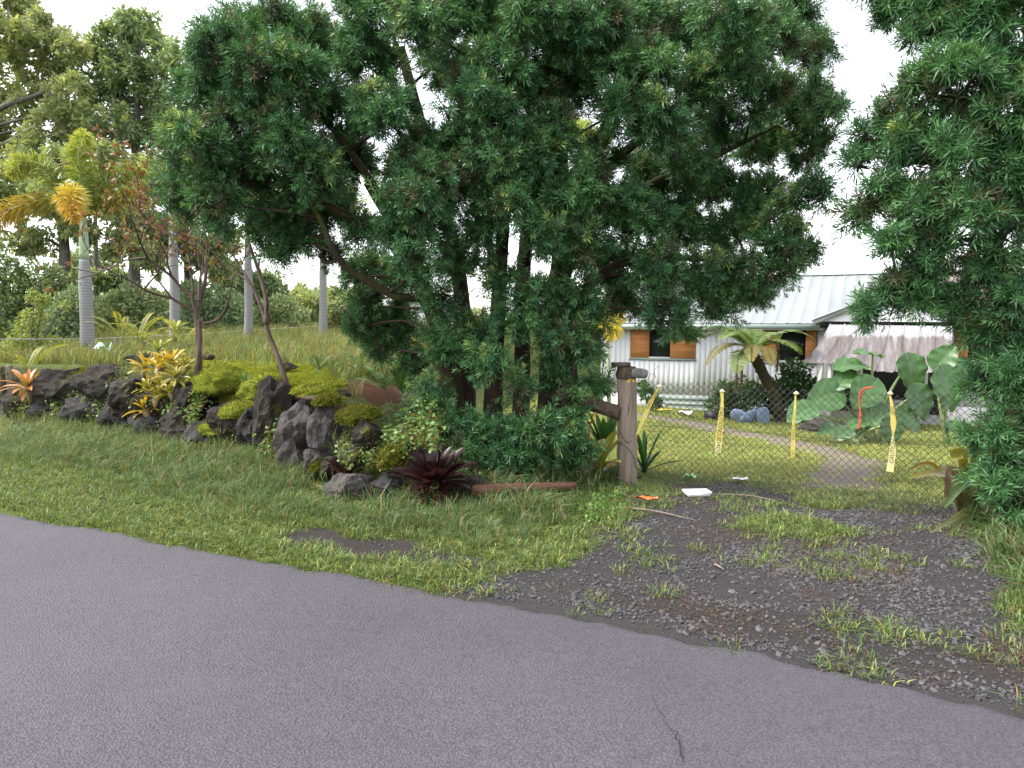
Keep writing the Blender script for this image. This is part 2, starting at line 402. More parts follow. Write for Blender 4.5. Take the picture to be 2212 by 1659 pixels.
# ------------------------------------------------------------------ scattering: one object of many small pieces
SRC = bpy.data.collections.new('scatter_sources')      # not linked to the scene
def source(me):
    o = bpy.data.objects.new('src_' + me.name, me); return o
def scatter(name, P, rot, scl, srcs, kind='stuff', label=None, cat=None, parent=None, idx=None):
    P = np.asarray(P, np.float32); n = len(P)
    me = bpy.data.meshes.new(name); me.vertices.add(n); me.vertices.foreach_set('co', P.ravel())
    a = me.attributes.new('rot', 'FLOAT_VECTOR', 'POINT'); a.data.foreach_set('vector', np.asarray(rot, np.float32).ravel())
    a = me.attributes.new('scl', 'FLOAT', 'POINT'); a.data.foreach_set('value', np.asarray(scl, np.float32))
    a = me.attributes.new('idx', 'INT', 'POINT'); a.data.foreach_set('value', (rng.integers(0, len(srcs), n) if idx is None else np.asarray(idx)).astype(np.int32))
    for s_ in srcs:
        for m_ in s_.materials:
            if m_.name not in me.materials: me.materials.append(m_)
    col = bpy.data.collections.new(name + '_src')
    for s_ in srcs: col.objects.link(source(s_))
    g = bpy.data.node_groups.new(name + '_nodes', 'GeometryNodeTree')
    g.interface.new_socket('Geometry', in_out='INPUT', socket_type='NodeSocketGeometry')
    g.interface.new_socket('Geometry', in_out='OUTPUT', socket_type='NodeSocketGeometry')
    gi = g.nodes.new('NodeGroupInput'); go = g.nodes.new('NodeGroupOutput')
    ci = g.nodes.new('GeometryNodeCollectionInfo'); ci.inputs['Collection'].default_value = col
    ci.inputs['Separate Children'].default_value = True; ci.inputs['Reset Children'].default_value = True
    ip = g.nodes.new('GeometryNodeInstanceOnPoints'); ip.inputs['Pick Instance'].default_value = True
    def na(nm, dt):
        k = g.nodes.new('GeometryNodeInputNamedAttribute'); k.data_type = dt; k.inputs['Name'].default_value = nm; return k.outputs['Attribute']
    g.links.new(gi.outputs[0], ip.inputs['Points']); g.links.new(ci.outputs[0], ip.inputs['Instance'])
    g.links.new(na('idx', 'INT'), ip.inputs['Instance Index']); g.links.new(na('rot', 'FLOAT_VECTOR'), ip.inputs['Rotation'])
    g.links.new(na('scl', 'FLOAT'), ip.inputs['Scale']); g.links.new(ip.outputs[0], go.inputs[0])
    o = add(name, me, parent); md = o.modifiers.new('scatter', 'NODES'); md.node_group = g
    return tag(o, label, cat, None, kind)

def blades(n, r, h0, h1, w, lean, cols, dead=0.1, seed=0, head=0.0):
    """one clump of curved grass blades"""
    g = np.random.default_rng(seed)
    V = []; F4 = []; F3 = []; CC = []
    for i in range(n):
        a = g.uniform(0, 6.283); q = r * math.sqrt(g.uniform()); b = np.array([q * math.cos(a), q * math.sin(a), -0.01])
        L = g.uniform(h0, h1); th = a + g.normal(0, 0.9); le = abs(g.normal(lean, lean * 0.5)); d = np.array([math.cos(th), math.sin(th), 0]); sd = np.array([-d[1], d[0], 0]) * w * g.uniform(0.6, 1.2)
        c = np.array(cols[g.integers(len(cols))]) * g.uniform(0.75, 1.25)
        if g.uniform() < dead: c = np.array((0.22, 0.17, 0.075)) * g.uniform(0.6, 1.1)
        p1 = b + np.array([0, 0, L * 0.5]) + d * L * le * 0.28; p2 = b + np.array([0, 0, L * (0.92 - 0.35 * le)]) + d * L * le
        k = len(V); V += [b - sd, b + sd, p1 + sd * 0.85, p1 - sd * 0.85, p2]
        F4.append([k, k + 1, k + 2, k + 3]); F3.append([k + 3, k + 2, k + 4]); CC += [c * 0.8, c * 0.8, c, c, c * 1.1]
    return npmesh('grass_clump', np.array(V), [np.array(F4), np.array(F3)], MAT['blade'], np.array(CC))

GR = [(0.10, 0.17, 0.055), (0.125, 0.195, 0.06), (0.085, 0.155, 0.055), (0.155, 0.195, 0.075)]
GY = [(0.20, 0.25, 0.065), (0.23, 0.27, 0.075), (0.17, 0.23, 0.06), (0.25, 0.24, 0.09)]
GB = [(0.085, 0.165, 0.065), (0.10, 0.185, 0.07), (0.125, 0.20, 0.075), (0.17, 0.19, 0.095)]
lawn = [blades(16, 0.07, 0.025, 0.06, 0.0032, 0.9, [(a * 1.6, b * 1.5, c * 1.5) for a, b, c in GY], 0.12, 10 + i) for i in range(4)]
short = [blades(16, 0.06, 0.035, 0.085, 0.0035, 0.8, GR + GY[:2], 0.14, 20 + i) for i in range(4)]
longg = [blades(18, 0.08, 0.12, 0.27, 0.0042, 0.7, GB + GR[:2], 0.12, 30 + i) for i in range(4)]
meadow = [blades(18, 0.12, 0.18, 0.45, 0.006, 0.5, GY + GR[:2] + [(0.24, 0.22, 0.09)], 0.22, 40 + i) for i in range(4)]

def pts_in(s0, s1, t0, t1, dens):
    n = int((s1 - s0) * (t1 - t0) * dens)
    return rng.uniform(s0, s1, n), rng.uniform(t0, t1, n)
def keep(m, *a): return [x[m] for x in a]
def place(s, t, dz=0.0):
    return np.stack([s * CA + t * SA, -s * SA + t * CA, H(s, t) + dz], -1)
def rots(n, tilt=0.15):
    return np.stack([rng.normal(0, tilt, n), rng.normal(0, tilt, n), rng.uniform(0, 6.283, n)], -1)
def edge_t(s): return 4.0 - 0.16 * sm(-1.2, 1.0, s)

# short turf along the road, on the drive's edges and its middle strip
s, t = pts_in(-10, 3.2, 3.88, 8.6, 520)
u = rng.uniform(size=len(s)); g = gravel(s, t)
bare = np.maximum.reduce([g, soil(s, t), track(s, t)])
pat = fbm(s * 2.2, t * 2.2, 71)
prob = (1 - bare) * 1.0 + bare * 0.28 * sm(0.47, 0.66, pat)
prob = prob * sm(0.0, 0.16, t - edge_t(s) + 0.30 * pat - 0.02) * (1 - litter(s, t) * 0.85) * (t < bankfoot(s) + 0.1)
long_zone = (1 - sm(-3.4, -2.3, s)) * sm(4.7, 5.3, t) + sm(0.95, 1.5, s) * sm(4.9, 5.6, t)
prob = prob * (1 - 0.6 * np.clip(long_zone, 0, 1))
s, t = keep(u < prob, s, t)
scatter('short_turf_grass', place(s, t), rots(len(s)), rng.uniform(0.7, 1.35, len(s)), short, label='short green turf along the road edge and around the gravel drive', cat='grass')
# longer grass of the verge in front of the rock bank and right of the drive
s, t = pts_in(-11, 3.6, 4.3, 8.0, 430)
lz = (1 - sm(-2.9, -2.2, s)) * sm(4.55, 5.1, t + 0.5 * (fbm(s, t, 5) - 0.5)) * (t < bankfoot(s) + 0.15) * (1 - 0.75 * (s < -7) * (t < 5.3))
lz = np.maximum(lz, sm(0.85, 1.35, s) * sm(4.7, 5.3, t) * (t < 7.9)) * (1 - litter(s, t) * 0.7) * (1 - soil(s, t)) * (1 - 0.85 * (np.abs((t - 5.9) - 0.9 * (s + 3.31)) < 0.32) * (s > -3.5) * (s < -2.4)) * (1 - 0.92 * ((s > -5.0) & (s < -3.85) & (t > 5.2)))
s, t = keep(rng.uniform(size=len(s)) < lz * (0.45 + 0.9 * fbm(s * 1.3, t * 1.3, 77)), s, t)
sc_ = rng.uniform(0.55, 1.15, len(s)) * (0.62 + 0.65 * sm(4.8, 6.1, t)) * (0.75 + 0.25 * sm(-9, -5, s))
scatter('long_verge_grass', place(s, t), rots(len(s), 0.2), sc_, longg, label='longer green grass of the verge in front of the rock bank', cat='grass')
# tall uneven tufts against the foot of the bank and here and there in the verge
s, t = pts_in(-12, -3.4, 4.6, 7.4, 120)
dtb = tb(s) - t
pr = np.exp(-((dtb - 0.12) / 0.28) ** 2) * 0.8 + 0.10 * sm(0.55, 0.7, fbm(s * 2, t * 2, 17)) * (t < tb(s)) * (t > 4.9)
s, t = keep(rng.uniform(size=len(s)) < pr * (0.3 + fbm(s * 1.5, t * 1.5, 19)), s, t)
s, t = keep(~((s > -5.3) & (t > 5.1)), s, t)
scatter('tall_grass_tufts', place(s, t), rots(len(s), 0.2), rng.uniform(0.45, 0.95, len(s)), [blades(14, 0.07, 0.2, 0.5, 0.005, 0.75, GB + GR, 0.22, 50 + i) for i in range(4)], label='tall shaggy grass tufts against the foot of the rock bank', cat='grass')
# the lawn behind the fence
s, t = pts_in(-9.5, 6.5, 7.6, 20.6, 170)
nearer = 1 - 0.55 * sm(9, 17, t)
kk = np.clip((t - 8) * 0.42, 0, 6)
pr = (1 - np.maximum(track(s, t), gravel(s, t))) * nearer * sm(-4.6, -3.6, s + kk) * (0.55 + 0.6 * fbm(s * 1.2, t * 1.2, 91))
s, t = keep(rng.uniform(size=len(s)) < pr, s, t)
scatter('lawn_grass', place(s, t), rots(len(s)), rng.uniform(0.9, 1.7, len(s)) * (1 + 0.5 * sm(18, 20.4, t)), lawn, label='yellow-green lawn between the fence and the house', cat='grass')
# rough meadow above the bank
s, t = pts_in(-34, -3.6, 7.2, 34, 46)
dist = np.hypot(s * CA + t * SA, -s * SA + t * CA)
left = 1 - sm(-6.4, -4.4, s + np.clip((t - 8) * 0.42, 0, 6))
s, t = keep(rng.uniform(size=len(s)) < left * (t > tb(s) + 0.9) * (0.4 + 0.8 * fbm(s * 0.8, t * 0.8, 93)) * (1 - 0.5 * sm(14, 26, dist)) * (1 - litter(s, t)) * (1 - 0.93 * mossy(s, t)), s, t)
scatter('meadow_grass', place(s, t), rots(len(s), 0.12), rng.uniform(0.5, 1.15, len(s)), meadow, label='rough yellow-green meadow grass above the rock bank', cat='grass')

# gravel: loose dark stones on the drive
def pebble(seed):
    bm = bmesh.new(); bmesh.ops.create_icosphere(bm, subdivisions=1, radius=1.0)
    g = random.Random(seed); sx, sy, sz = g.uniform(0.8, 1.2), g.uniform(0.65, 0.95), g.uniform(0.45, 0.7)
    for v in bm.verts:
        k = 1 + g.uniform(-0.16, 0.16); v.co = Vector((v.co.x * sx * k, v.co.y * sy * k, v.co.z * sz * k))
    me = bpy.data.meshes.new('pebble'); bm.to_mesh(me); bm.free(); me.materials.append(MAT['pebble']); return me
MAT['pebble'] = stone('gravel_stone', (0.03, 0.029, 0.032), (0.10, 0.096, 0.10), 2.5, 0.8, 0.3, 0.05, vary=0.8)
s, t = pts_in(-3.4, 2.4, 3.9, 9.0, 2600)
gm = gravel(s, t) * (0.25 + 1.1 * sm(0.38, 0.62, fbm(s * 1.8, t * 1.8, 51))) * (1 - 0.8 * soil(s, t)) + 0.025
s, t = keep((rng.uniform(size=len(s)) < gm) & (t > edge_t(s) + 0.02), s, t)
P = place(s, t, 0.003)
scatter('gravel', P, rng.uniform(0, 6.28, (len(P), 3)) * np.array([0.1, 0.1, 1]), np.clip(rng.lognormal(-4.75, 0.42, len(P)), 0.003, 0.026), [pebble(i) for i in range(5)], label='loose dark grey gravel of the drive', cat='gravel')
# dead fern-pine needles and bits on drive and shoulder
def needle(seed):
    g = np.random.default_rng(seed); V = []; F = []; CC = []
    for i in range(7):
        a = g.uniform(0, 6.28); p = np.array([g.normal(0, 0.05), g.normal(0, 0.05), g.uniform(0.004, 0.016)]); d = np.array([math.cos(a), math.sin(a), g.normal(0, 0.12)]) * g.uniform(0.014, 0.03); w = np.array([-d[1], d[0], 0]) * 0.075
        k = len(V); V += [p - d, p + w, p + d, p - w]; F.append([k, k + 1, k + 2, k + 3])
        CC += [np.array(((0.13, 0.065, 0.04), (0.18, 0.11, 0.065), (0.09, 0.045, 0.028))[g.integers(3)]) * g.uniform(0.7, 1.2)] * 4
    return npmesh('needle_litter', np.array(V), np.array(F), MAT['blade'], np.array(CC))
s, t = pts_in(-6.4, 3.0, 3.95, 9.2, 300)
pr = np.maximum(litter(s, t), 0.75 * gravel(s, t) * sm(0.42, 0.62, fbm(s * 1.3 + 3, t * 1.3, 57))) + 0.03
s, t = keep((rng.uniform(size=len(s)) < pr) & (t > edge_t(s)), s, t)
scatter('fallen_needles', place(s, t, 0.004), rots(len(s), 0.05), rng.uniform(0.7, 1.3, len(s)), [needle(i) for i in range(4)], label='dry red-brown needles fallen on the drive', cat='litter')
# ------------------------------------------------------------------ the house
WT = 20.8                                  # its front wall stands on this line behind the road
ZG = -0.85
MAT['siding'] = stone('white_painted_siding', (0.66, 0.65, 0.68), (0.78, 0.77, 0.80), 1.6, 0.7, 0.12, 0.01, (1, 1, 0.12), vary=0.06)
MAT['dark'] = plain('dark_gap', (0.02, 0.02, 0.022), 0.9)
MAT['green'] = stone('grey_green_paint', (0.24, 0.31, 0.29), (0.36, 0.43, 0.40), 3, 0.6, 0.15, 0.01, (0.3, 1, 1))
MAT['weathered'] = stone('weathered_board', (0.16, 0.15, 0.14), (0.36, 0.36, 0.36), 4, 0.85, 0.5, 0.01, (0.2, 1, 1), c3=(0.10, 0.10, 0.09))
MAT['roof'] = stone('white_roof_sheet', (0.22, 0.24, 0.24), (0.28, 0.305, 0.305), 1.2, 0.42, 0.08, 0.01, (1.0, 0.25, 0.25), spec=0.4, c3=(0.28, 0.22, 0.18), c3at=0.73)
MAT['rustroof'] = stone('rust_streaked_roof_sheet', (0.12, 0.08, 0.065), (0.27, 0.22, 0.20), 2.6, 0.6, 0.1, 0.01, (3.0, 0.25, 0.25), c3=(0.40, 0.41, 0.41), c3at=0.54)
def awning_mat():
    m, t, b, o = nodes('weathered_awning_sheet'); v = tcoord(t, 'Object', (3.0, 0.5, 0.5)); f = nz(t, v, 2.4, 6, 0.65); g_ = nz(t, tcoord(t, 'Object', (6, 1, 0.6)), 5, 5)
    brown = ramp(t, f, [(0.3, (0.07, 0.056, 0.053)), (0.5, (0.13, 0.11, 0.11)), (0.64, (0.20, 0.185, 0.19)), (0.74, (0.36, 0.36, 0.38))])
    pale = ramp(t, g_, [(0.3, (0.13, 0.10, 0.09)), (0.45, (0.28, 0.28, 0.31)), (0.7, (0.38, 0.39, 0.43))])
    sp = t.nodes.new('ShaderNodeSeparateXYZ'); t.links.new(tcoord(t), sp.inputs[0])
    # the upper part keeps its white coating, the lower part has weathered to brown, with a ragged edge
    k = mth(t, 'ADD', sp.outputs[2], mth(t, 'MULTIPLY', f, 0.35)); w = ramp(t, mth(t, 'MULTIPLY', mth(t, 'SUBTRACT', k, 2.36), 8.0), [(0.0, (0, 0, 0)), (0.5, (1, 1, 1))])
    t.links.new(mixc(t, w, brown, pale), b.inputs['Base Color']); b.inputs['Roughness'].default_value = 0.6; return m
MAT['awning'] = awning_mat()
MAT['ply'] = stone('orange_plywood', (0.42, 0.155, 0.055), (0.60, 0.27, 0.11), 2.4, 0.75, 0.15, 0.005, (0.35, 1, 3.0), c3=(0.34, 0.12, 0.04), c3at=0.68)
MAT['wood'] = stone('old_white_post', (0.42, 0.40, 0.36), (0.62, 0.60, 0.55), 4, 0.8, 0.2, 0.01, (1, 1, 0.2))
m, t_, b, o_ = nodes('dark_window_glass'); b.inputs['Base Color'].default_value = (0.016, 0.02, 0.018, 1); b.inputs['Roughness'].default_value = 0.12; b.inputs['Specular IOR Level'].default_value = 0.3; MAT['glass'] = m
MAT['white'] = plain('white_plastic', (0.78, 0.79, 0.80), 0.5)
MAT['grey'] = plain('grey_plastic', (0.45, 0.46, 0.47), 0.5)
MAT['black'] = plain('black_plastic', (0.018, 0.018, 0.02), 0.5)

S0, S1 = -6.95, 8.5
house = thing('house', 'white house with metal roof and boarded windows behind the chain-link fence', 'house', ST(S0, WT, ZG), -ROADA)
def hb(mb): return mb                       # house parts are written in (s, t, z) and shifted to the house's own corner
def hpart(mb, name, mat, parent=house, smooth=False):
    V = [v - np.array([S0, WT, ZG]) if parent is house or True else v for v in mb.V]
    mb.V = V
    return mb.build(name, mat, parent, smooth)
eave_z, ridge_z, ridge_t, eave_t = 1.66, 3.13, 24.5, 20.25
# wall: a dark sheathing behind single boards with open grooves
wall = hpart(MB().box(S0 + 0.02, S1, WT + 0.012, WT + 7.4, ZG - 0.3, 1.56), 'wall', MAT['siding'])
wins = [(-6.07, -4.20, 0.66, 1.50, -5.51, -4.92), (-2.40, -1.06, 0.64, 1.48, -1.98, -1.33), (2.08, 3.9, 0.62, 1.48, 2.36, 2.95)]
vent = (-5.2, -3.1, -0.80, -0.42)
x = S0; k = 0
bw = 0.145
while x < S1:
    x1 = min(x + bw, S1); mid = (x + x1) / 2
    segs = [(-0.36, 1.56)]
    for w in wins:
        if w[0] - 0.02 < mid < w[1] + 0.02: segs = [(a, b_) for a, b_ in ((-0.36, w[2]), (w[3], 1.56)) if b_ - a > 0.05]
    if -0.66 < mid < 1.9: segs = [(1.45, 1.56)] if mid > 0.45 else [(-0.36, 1.56)]
    for a, b_ in segs:
        hpart(MB().box(x + 0.002, x1 - 0.002, WT - 0.0012 * (k % 2), WT + 0.024, a, b_), 'siding_board', MAT['siding'], wall)
    x = x1; k += 1
# skirting below the siding, with a slatted crawl-space vent
for a, b_ in ((S0, vent[0]), (vent[1], -0.7), (1.95, S1)):
    hpart(MB().box(a, b_, WT + 0.005, WT + 0.027, ZG - 0.2, -0.366), 'skirting_panel', MAT['siding'], wall)
for z0, z1 in ((-0.52, -0.42), (-0.66, -0.585), (-0.82, -0.745)):
    hpart(MB().box(vent[0], vent[1], WT - 0.02, WT + 0.02, z0, z1), 'vent_slat', MAT['green'])
hpart(MB().box(vent[0] - 0.04, vent[0], WT - 0.024, WT + 0.02, -0.85, -0.40), 'vent_frame', MAT['green'])
hpart(MB().box(vent[0] + 0.10, vent[0] + 0.2, WT - 0.012, WT + 0.015, -0.745, -0.66), 'vent_block', MAT['wood'])
hpart(MB().box(S0 - 0.03, S0 + 0.03, WT - 0.02, WT + 0.06, ZG - 0.2, 1.56), 'corner_trim', MAT['green'])
for w in wins:
    wd = hpart(MB().box(w[0] - 0.02, w[1] + 0.02, WT + 0.004, WT + 0.05, w[2] - 0.02, w[3] + 0.02), 'window', MAT['dark'])
    hpart(MB().box(w[0], w[4] - 0.01, WT - 0.022, WT - 0.006, w[2], w[3]), 'plywood_panel', MAT['ply'], wd)
    hpart(MB().box(w[5] + 0.01, w[1], WT - 0.022, WT - 0.006, w[2], w[3]), 'plywood_panel', MAT['ply'], wd)
    hpart(MB().box(w[4], w[5], WT - 0.006, WT + 0.002, w[2], w[3]), 'pane', MAT['glass'], wd)
    hpart(MB().box(w[0] - 0.03, w[1] + 0.03, WT - 0.05, WT + 0.02, w[2] - 0.055, w[2] - 0.004), 'sill', MAT['green'], wd)
    hpart(MB().box(w[4] - 0.01, w[5] + 0.01, WT - 0.028, WT + 0.003, w[2] - 0.002, w[2] + 0.035), 'sash', MAT['white'], wd)
# main roof: standing-seam sheets, front and back
rf = hpart(MB().put([(S0 - 0.4, eave_t + 0.1, eave_z - 0.06), (S1 + 0.4, eave_t + 0.1, eave_z - 0.06), (S1 + 0.4, ridge_t, ridge_z - 0.05), (S0 - 0.4, ridge_t, ridge_z - 0.05),
                     (S1 + 0.4, 2 * ridge_t - eave_t, eave_z - 0.06), (S0 - 0.4, 2 * ridge_t - eave_t, eave_z - 0.06)], [(0, 1, 2, 3), (3, 2, 4, 5), (0, 3, 5), (1, 4, 2)]), 'roof', MAT['weathered'])
sw = 0.31; x = S0 - 0.4; k = 0
def sheet(mb, x, x1, t0, z0, t1, z1, seam=0.02):
    return mb.put([(x, t0, z0 + seam), (x + 0.02, t0, z0 + seam), (x + 0.035, t0, z0), (x1 - 0.003, t0, z0), (x, t1, z1 + seam), (x + 0.02, t1, z1 + seam), (x + 0.035, t1, z1), (x1 - 0.003, t1, z1)],
                  [(0, 1, 5, 4), (1, 2, 6, 5), (2, 3, 7, 6)])
while x < S1 + 0.4:
    x1 = x + sw
    dz = rnd.uniform(-0.004, 0.004)
    hpart(sheet(MB(), x, x1, eave_t + rnd.uniform(-0.02, 0.02), eave_z + dz, ridge_t, ridge_z + dz), 'roof_sheet', MAT['roof'] if x < 1.6 else MAT['rustroof'], rf)
    x = x1; k += 1
hpart(MB().put([(S0 - 0.4, ridge_t - 0.16, ridge_z - 0.015), (S1 + 0.4, ridge_t - 0.16, ridge_z - 0.015), (S1 + 0.4, ridge_t, ridge_z + 0.045), (S0 - 0.4, ridge_t, ridge_z + 0.045), (S1 + 0.4, ridge_t + 0.16, ridge_z - 0.015), (S0 - 0.4, ridge_t + 0.16, ridge_z - 0.015)], [(0, 1, 2, 3), (3, 2, 4, 5)]), 'ridge_cap', MAT['roof'], rf)
hpart(MB().box(S0 - 0.4, -0.95, eave_t - 0.08, eave_t + 0.02, eave_z - 0.13, eave_z - 0.02), 'gutter', MAT['green'], rf)
hpart(MB().box(2.3, S1 + 0.4, eave_t - 0.08, eave_t + 0.02, eave_z - 0.16, eave_z - 0.03), 'gutter', MAT['green'], rf)
hpart(MB().box(S0 - 0.35, -0.9, eave_t + 0.025, WT, eave_z - 0.17, eave_z - 0.12), 'soffit', MAT['siding'], rf)
# entry gable standing forward of the wall
GT, gx0, gx1, gax, gaz, gez = 19.6, -1.12, 2.24, 0.58, 2.46, 1.74
gb = hpart(MB().put([(gx0 + 0.15, GT + 0.12, gez - 0.02), (gx1 - 0.15, GT + 0.12, gez - 0.04), (gax, GT + 0.12, gaz - 0.1)], [(0, 1, 2)]), 'gable_wall', MAT['siding'])
for (xa, za, xb, zb) in ((gx0, gez, gax, gaz), (gax, gaz, gx1, gez - 0.02)):
    hpart(MB().put([(xa, GT, za - 0.13), (xb, GT, zb - 0.13), (xb, GT, zb), (xa, GT, za), (xa, GT + 0.04, za - 0.13), (xb, GT + 0.04, zb - 0.13), (xb, GT + 0.04, zb), (xa, GT + 0.04, za)],
                   [(0, 1, 2, 3), (4, 7, 6, 5), (3, 2, 6, 7), (0, 4, 5, 1), (0, 3, 7, 4), (1, 5, 6, 2)]), 'barge_board', MAT['weathered'], gb)
nst = 6
for i in range(nst):
    for xa, xb in ((gx0 - 0.02, gax), (gx1 + 0.02, gax)):
        f0, f1 = i / nst, (i + 1) / nst
        t0 = GT - 0.03 + (ridge_t - 2.4 - GT) * 0; 
        ta, tb_ = GT - 0.03 + f0 * 2.6, GT - 0.03 + f1 * 2.6
        hpart(MB().put([(xa, ta, gez + 0.02), (xb, ta, gaz + 0.02), (xb, tb_ - 0.004, gaz + 0.02), (xa, tb_ - 0.004, gez + 0.02), (xb, ta, gaz - 0.01), (xa, ta, gez - 0.01)], [(0, 1, 2, 3), (0, 5, 4, 1)]), 'gable_roof_sheet', MAT['roof'], gb)
# porch recess under the gable: its shade put in as a flat dark sheet, back wall, leaning posts
hpart(MB().box(-0.62, 1.9, WT - 0.012, WT + 0.011, -0.6, 1.45), 'porch_shade_sheet', MAT['dark'])
hpart(MB().box(0.0, 0.07, WT - 0.06, WT + 0.02, -0.6, 1.4), 'door_post', MAT['wood'])
hpart(MB().box(1.45, 1.53, WT - 0.06, WT + 0.02, -0.6, 1.4), 'door_post', MAT['wood'])
hpart(MB().box(0.3, 1.3, WT - 0.9, WT - 0.55, -0.5, -0.2), 'porch_panel', MAT['weathered'])
for (x0, x1_) in ((-1.02, -0.83), (-0.62, -0.66), (1.9, 1.95)):
    hpart(MB().tube([(x0 + 0.0, GT - 0.95, ZG - 0.1), (x1_ + 0.02, GT - 1.0, 0.72)], [0.045, 0.045], 4), 'porch_post', MAT['wood'])
# corrugated awning: separate sheets hung under the gable, flaring at the lower edge
aw = hpart(MB().box(-0.72, 1.92, GT - 0.05, GT + 0.02, 1.5, 1.56), 'awning_batten', MAT['weathered'])
na = 8
for i in range(na):
    f0, f1 = i / na, (i + 1) / na
    mb = MB(); cols_, rows = 9, 9
    V = []
    for r_ in range(rows):
        v = r_ / (rows - 1)
        for c_ in range(cols_):
            u = f0 + (f1 - f0) * (c_ / (cols_ - 1)) * 0.985
            top = np.array([-0.70 + 2.58 * u, GT - 0.06, 1.64 - 0.03 * u]); bot = np.array([-1.22 + 3.06 * u, GT - 1.15 + 0.03 * math.sin(u * 9), 0.76 - 0.17 * sm(0.2, 0.55, u) + 0.012 * math.sin(u * 60)])
            p = top + (bot - top) * v + np.array([0, 0.0, -0.13 * math.sin(math.pi * v)])
            p[2] += 0.007 * math.cos(c_ * math.pi / 1.0) + (0.03 if c_ in (0,) else 0)
            V.append(p)
    F = [(r_ * cols_ + c_, r_ * cols_ + c_ + 1, (r_ + 1) * cols_ + c_ + 1, (r_ + 1) * cols_ + c_) for r_ in range(rows - 1) for c_ in range(cols_ - 1)]
    hpart(mb.put(V, F), 'awning_sheet', MAT['awning'], aw)
# meter box, conduit and cable on the wall
hpart(MB().box(-6.69, -6.57, WT - 0.07, WT - 0.006, -0.02, 0.13), 'meter_box', MAT['grey'])
hpart(MB().tube([(-6.62 + 0.06 * math.cos(a), WT - 0.03, -0.13 + 0.06 * math.sin(a)) for a in np.linspace(0, 6.28, 14)], 0.008, 5, False), 'cable_loop', MAT['grey'])
hpart(MB().tube(bez([(-6.62, WT - 0.03, -0.2), (-6.2, WT - 0.03, -0.29), (-5.6, WT - 0.03, -0.30), (-5.28, WT - 0.03, -0.30), (-5.25, WT - 0.03, -0.42), (-5.25, WT - 0.03, -0.8)], 5), 0.012, 5), 'cable', MAT['black'])
# board sign leaning on the wall
def text(body, size, mat, parent, loc, rot, name='lettering', align='CENTER', shear=0.0):
    cu = bpy.data.curves.new(name, 'FONT'); cu.body = body; cu.size = size; cu.align_x = align; cu.align_y = 'CENTER'; cu.shear = shear
    cu.materials.append(mat); cu.resolution_u = 3; cu.fill_mode = 'FRONT'
    tmp = bpy.data.objects.new(name, cu); C.objects.link(tmp)
    me = bpy.data.meshes.new_from_object(tmp.evaluated_get(bpy.context.evaluated_depsgraph_get()))
    bpy.data.objects.remove(tmp); me.name = name
    if not me.materials: me.materials.append(mat)
    return add(name, me, parent, loc, rot)
sg = thing('wall_sign', 'small black private property sign with white print on the house wall', 'sign', ST(-5.84, WT - 0.05, -0.2), -ROADA)
MB().box(-0.2, 0.2, -0.012, 0.012, -0.13, 0.13).build('board', MAT['black'], sg, rot=(0.0, 0, 0))
MB().box(-0.15, 0.15, -0.016, -0.0125, -0.10, 0.0).build('print_panel', plain('sign_blue_grey', (0.30, 0.36, 0.46), 0.5), sg)
text('PRIVATE', 0.085, MAT['white'], sg, (0, -0.0145, 0.06), (math.pi / 2, 0, 0))
text('PROPERTY', 0.05, MAT['black'], sg, (0, -0.0185, -0.05), (math.pi / 2, 0, 0))
# little outbuilding seen past the trunk
sh = thing('shed', 'pale shed with low gable roof glimpsed behind the fern pine trunk', 'shed', at(880, 752, 30.0), -0.2)
sh.location.z = 0.9
MB().box(-1.9, 1.6, 0, 3, 0, 1.15).build('wall', MAT['siding'], sh)
MB().put([(-2.1, -0.2, 1.13), (0.9, -0.2, 1.75), (0.9, 3.2, 1.75), (-2.1, 3.2, 1.13), (1.9, -0.2, 1.1), (1.9, 3.2, 1.1)], [(0, 1, 2, 3), (1, 4, 5, 2)]).build('roof', MAT['roof'], sh)
MB().put([(-1.9, -0.01, 1.15), (1.6, -0.01, 1.15), (0.9, -0.01, 1.7)], [(0, 1, 2)]).build('gable', MAT['siding'], sh)
MB().put([(-2.1, -0.22, 1.05), (0.9, -0.22, 1.67), (0.9, -0.22, 1.77), (-2.1, -0.22, 1.15)], [(0, 1, 2, 3)]).build('fascia', MAT['weathered'], sh)

# ------------------------------------------------------------------ fence, post, caution tapes
FT = 7.6                                     # fence line
MAT['wire'] = stone('galvanised_wire', (0.035, 0.035, 0.034), (0.09, 0.088, 0.085), 12, 0.55, 0, c3=(0.12, 0.07, 0.045), c3at=0.6)
MAT['wire'].node_tree.nodes['Principled BSDF'].inputs['Metallic'].default_value = 0.4
MAT['post'] = stone('debarked_post', (0.13, 0.095, 0.07), (0.27, 0.215, 0.17), 16, 0.85, 0.9, 0.015, (1, 1, 0.11), c3=(0.045, 0.028, 0.02), c3at=0.6)
MAT['rot'] = stone('rotten_wood', (0.025, 0.02, 0.016), (0.11, 0.085, 0.06), 14, 0.95, 1.0, 0.02, (1, 1, 0.5))
FS0, FS1 = -2.16, 1.6
fence = thing('chain_link_fence', 'sagging chain-link gate fence stretched from the wooden post across the gravel drive', 'fence', ST(FS0, FT, 0), -ROADA)
W = 0.034; HGT = 1.13; step = 0.034
